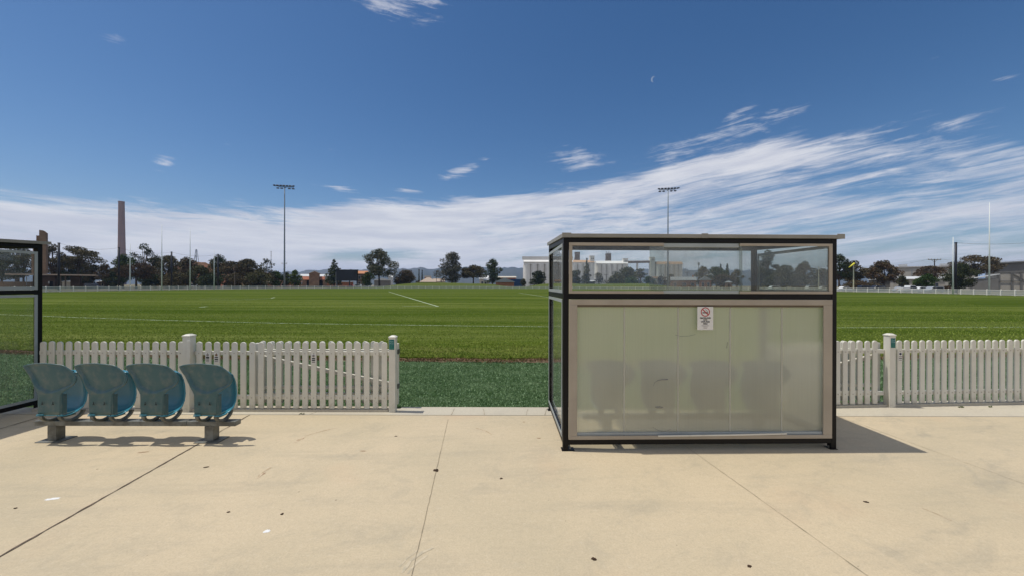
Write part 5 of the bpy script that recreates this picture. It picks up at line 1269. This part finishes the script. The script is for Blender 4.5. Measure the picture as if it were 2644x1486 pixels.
# ragged cobweb-like weeds and litter on the paving
def blot(name, label, cat, px, py, w_mm, d_mm, m_, th=.002, seed=0, rz=0.0, group=None):
    rn = random.Random(seed + int(px)); p = gp(px, py); n = 18; vs = []
    k = [1 + rn.uniform(-.28, .28) for _ in range(n)]
    for z in (.0008, th):
        for i in range(n):
            a = 2 * math.pi * i / n; r_ = k[i] * (1 if z < .001 else .9); vs.append((w_mm / 2000 * r_ * math.cos(a), d_mm / 2000 * r_ * math.sin(a), z))
    mb = MB().add(vs, [tuple(range(n, 2 * n)), tuple(range(n - 1, -1, -1))] + [(i, (i + 1) % n, (i + 1) % n + n, i + n) for i in range(n)])
    o = mb.build(name, m_, smooth=False); o.location = (p.x, p.y, 0); o.rotation_euler = (0, 0, rz); return tag(o, label, cat, group)
blot('dry_leaf', 'dark curled leaf on the concrete just below the right bench leg', 'leaf', 533, 1205, 38, 16, 'dry_leaf', .005, rz=.4)
blot('dry_leaf', 'small dark leaf on the concrete left of the white gum spot', 'leaf', 590, 1321, 22, 14, 'dry_leaf', .004, rz=.3)
blot('dry_leaf', 'dark leaf with a tail, right of the small dark leaf and above the gum spot', 'leaf', 728, 1326, 18, 22, 'dry_leaf', .004)
blot('dirt_clump', 'brown clump of dirt sitting on the long saw cut', 'dirt', 1126, 1213, 50, 50, 'dry_leaf', .004)
blot('dirt_clump', 'small brown spot right of the clump on the saw cut', 'dirt', 1294, 1234, 24, 24, 'dry_leaf', .003)
blot('dry_leaf', 'dark leaf near the bottom centre edge of the photo', 'leaf', 1533, 1442, 32, 20, 'dry_leaf', .005, rz=-.4)
blot('dry_leaf', 'brown crumpled leaf near the bottom edge, right of the dark leaf', 'leaf', 1935, 1461, 26, 18, 'dry_leaf', .005, rz=.5)
blot('dry_leaf', 'thin dark leaf on the open concrete at the lower right', 'leaf', 2236, 1295, 36, 16, 'dry_leaf', .005, rz=-.3)
blot('chewing_gum', 'round white gum spot on the concrete left of centre', 'gum spot', 688, 1370, 40, 34, 'gum_spot', .002)
blot('paint_smear', 'ragged white paint smear on the grey concrete at the lower left', 'paint mark', 134, 1287, 95, 34, 'gum_spot', .0016, rz=.2)
blot('dry_leaf', 'tiny dark leaf at the far left below the paint smear', 'leaf', 40, 1311, 22, 14, 'dry_leaf', .004)
blot('dry_leaf', 'small leaf on the concrete left of the open gateway shadow', 'leaf', 1022, 1125, 30, 12, 'dry_leaf', .004)
for i, (px, py, w_, d_, rz_) in enumerate([(370, 1166, 85, 26, .3), (938, 1163, 60, 22, 0), (676, 1224, 30, 70, -.4), (775, 1133, 30, 70, -.6), (1392, 1130, 40, 26, 0), (1353, 1088, 34, 22, 0)]):
    struct(blot('rust_stain', '', 'stain', px, py, w_, d_, 'rust_stain', .0012, i, rz_))
for o in list(bpy.data.objects):
    if o.name.startswith('rust_stain'):
        for k in ('label', 'category'): del o[k]

# tyre scuffs and long smears on the slab
def smear(pts, w, m_, seed):
    P_ = [gp(*q) for q in pts]; strip('scuff_mark', [(q.x, q.y) for q in P_], w, .0010 + .0002 * (seed % 4), m_, .002, seed)
mat('scuff', (.43, .375, .275), .9, .1, col2=(.54, .46, .33), vscale=20, thr=(.4, .6)); mat('smear_brown', (.42, .32, .21), .9, .1, col2=(.54, .44, .31), vscale=14, thr=(.4, .6))
smear([(1038, 1478), (1062, 1446), (1090, 1425), (1120, 1412)], .020, 'scuff', 31); smear([(1052, 1480), (1076, 1452), (1104, 1432)], .013, 'scuff', 32); smear([(1030, 1462), (1052, 1438), (1080, 1420)], .010, 'scuff', 33)
smear([(760, 1142), (790, 1124), (830, 1112), (868, 1103)], .018, 'smear_brown', 34); smear([(664, 1234), (680, 1218), (700, 1205)], .014, 'smear_brown', 35); 
smear([(1230, 1104), (1256, 1112), (1270, 1121)], .014, 'smear_brown', 38); smear([(2380, 1310), (2420, 1326), (2458, 1343)], .008, 'smear_brown', 39)


# weeds along the paving border
def weed(label, px, py, h, seed):
    p = gp(px, py); rn = random.Random(seed); mb = MB()
    for i in range(16):
        a = rn.uniform(0, 6.28); l = h * rn.uniform(.5, 1.2); b = Vector((rn.uniform(-.03, .03), rn.uniform(-.01, .01), 0)); e = b + Vector((math.cos(a) * l * .8, math.sin(a) * l * .5, l * rn.uniform(.3, .9)))
        mid = b.lerp(e, .5) + Vector((0, 0, l * .2)); s_ = Vector((-math.sin(a), math.cos(a), 0)) * .004
        mb.add([b - s_, b + s_, mid + s_, mid - s_, e], [(0, 1, 2, 3), (3, 2, 4)])
    o = mb.build('weed', 'leaf_green', fix=False); o.location = (p.x, p.y, 0); tag(o, label, 'weed')
weed('small green weed in the paving joint right of the right fence post', 2481, 1051, .035, 1)
weed('tiny weed in the paving joint at the far right below the fence', 2558, 1050, .022, 2)
weed('dry grass wisp on the border strip under the left fence', 778, 1068, .022, 3)

# ------------------------------------------------------------------ grass blades near the paving
def blades(name, n, y0, y1, w, h, material, seed, margin=.0, warp=False):
    rg = np.random.default_rng(seed)
    y = y0 + (y1 - y0) * rg.uniform(0, 1, n) ** (3.0 if warp else 1.0); x = rg.uniform(-1.38, 1.38, n) * (y * (1.25 if warp else 1.0) + .3)
    if warp: edge = np.interp(x, nx, ny) + .10; y = y + (edge - 8.45); x = x.clip(-60, 60)
    else:
        edge = np.interp(x, nx, ny) - .20; k = y < edge; x, y = x[k], y[k]
        k = ~((x > 3.25) & (y < 5.30 + np.maximum(0, x - 5.03) * .066)); x, y = x[k], y[k]
    n = len(x); a = rg.uniform(0, 2 * np.pi, n); ww = w * rg.uniform(.6, 1.4, n) / 2; hh = h * rg.uniform(.5, 1.3, n); l = hh * rg.uniform(.1, .9, n); la = rg.uniform(0, 2 * np.pi, n)
    z = np.full(n, -.010)
    P0 = np.stack([x - ww * np.cos(a), y - ww * np.sin(a), z], 1); P1 = np.stack([x + ww * np.cos(a), y + ww * np.sin(a), z], 1); P2 = np.stack([x + l * np.cos(la), y + l * np.sin(la), z + hh], 1)
    V = np.stack([P0, P1, P2], 1).reshape(-1, 3)
    me = bpy.data.meshes.new(name); me.vertices.add(3 * n); me.vertices.foreach_set('co', V.astype(np.float32).ravel()); me.loops.add(3 * n); me.loops.foreach_set('vertex_index', np.arange(3 * n, dtype=np.int32))
    me.polygons.add(n); me.polygons.foreach_set('loop_start', np.arange(0, 3 * n, 3, dtype=np.int32)); me.polygons.foreach_set('loop_total', np.full(n, 3, dtype=np.int32)); me.update(); me.materials.append(M[material])
    o = bpy.data.objects.new(name, me); C.objects.link(o); return struct(o, 'stuff')
mat('blade_turf', (.070, .145, .050), .8, .1, col2=(.36, .50, .28), vscale=22, thr=(.35, .65), det=2)
mat('blade_lawn', (.12, .19, .014), .8, .1, col2=(.31, .36, .08), vscale=11, thr=(.35, .65), det=6)
blades('turf_blades', 210000, 5.10, 9.4, .011, .022, 'blade_turf', 5)
blades('grass_blades', 220000, 8.5, 36.0, .020, .030, 'blade_lawn', 6, warp=True)
mat('blade_dead', (.24, .15, .09), .9, .05, col2=(.10, .10, .03), vscale=18, thr=(.4, .6), det=2)
rg = np.random.default_rng(9); mb = MB()
for i in range(15000):
    x = rg.uniform(-16, 16); y0 = float(np.interp(x, nx, ny)); y = y0 - .1 + rg.normal() * .11 + .07 * math.sin(x * 2.1) * math.sin(x * .77 + 1); a = rg.uniform(0, 6.28); w_ = .012; h_ = rg.uniform(.01, .04); l = rg.uniform(-.03, .03)
    mb.add([(x - w_ * math.cos(a), y - w_ * math.sin(a), -.01), (x + w_ * math.cos(a), y + w_ * math.sin(a), -.01), (x + l, y + l * .6, h_)], [(0, 1, 2)])
struct(mb.build('dead_grass_blades', 'blade_dead', fix=False), 'stuff')

# ------------------------------------------------------------------ haze
HAZE = 1.25e-4
if HAZE:
    m = bpy.data.materials.new('haze'); m.use_nodes = True; t = m.node_tree; t.nodes.clear(); MATS['haze'] = m
    o = t.nodes.new('ShaderNodeOutputMaterial'); v = t.nodes.new('ShaderNodeVolumePrincipled')
    v.inputs['Color'].default_value = (.44, .66, 1.0, 1); v.inputs['Density'].default_value = HAZE; v.inputs['Anisotropy'].default_value = 0.0
    t.links.new(v.outputs[0], o.inputs['Volume'])
    hz = MB().box(-26000, 26000, -26000, 26000, -30, 236).build('haze', 'haze'); struct(hz, 'stuff')
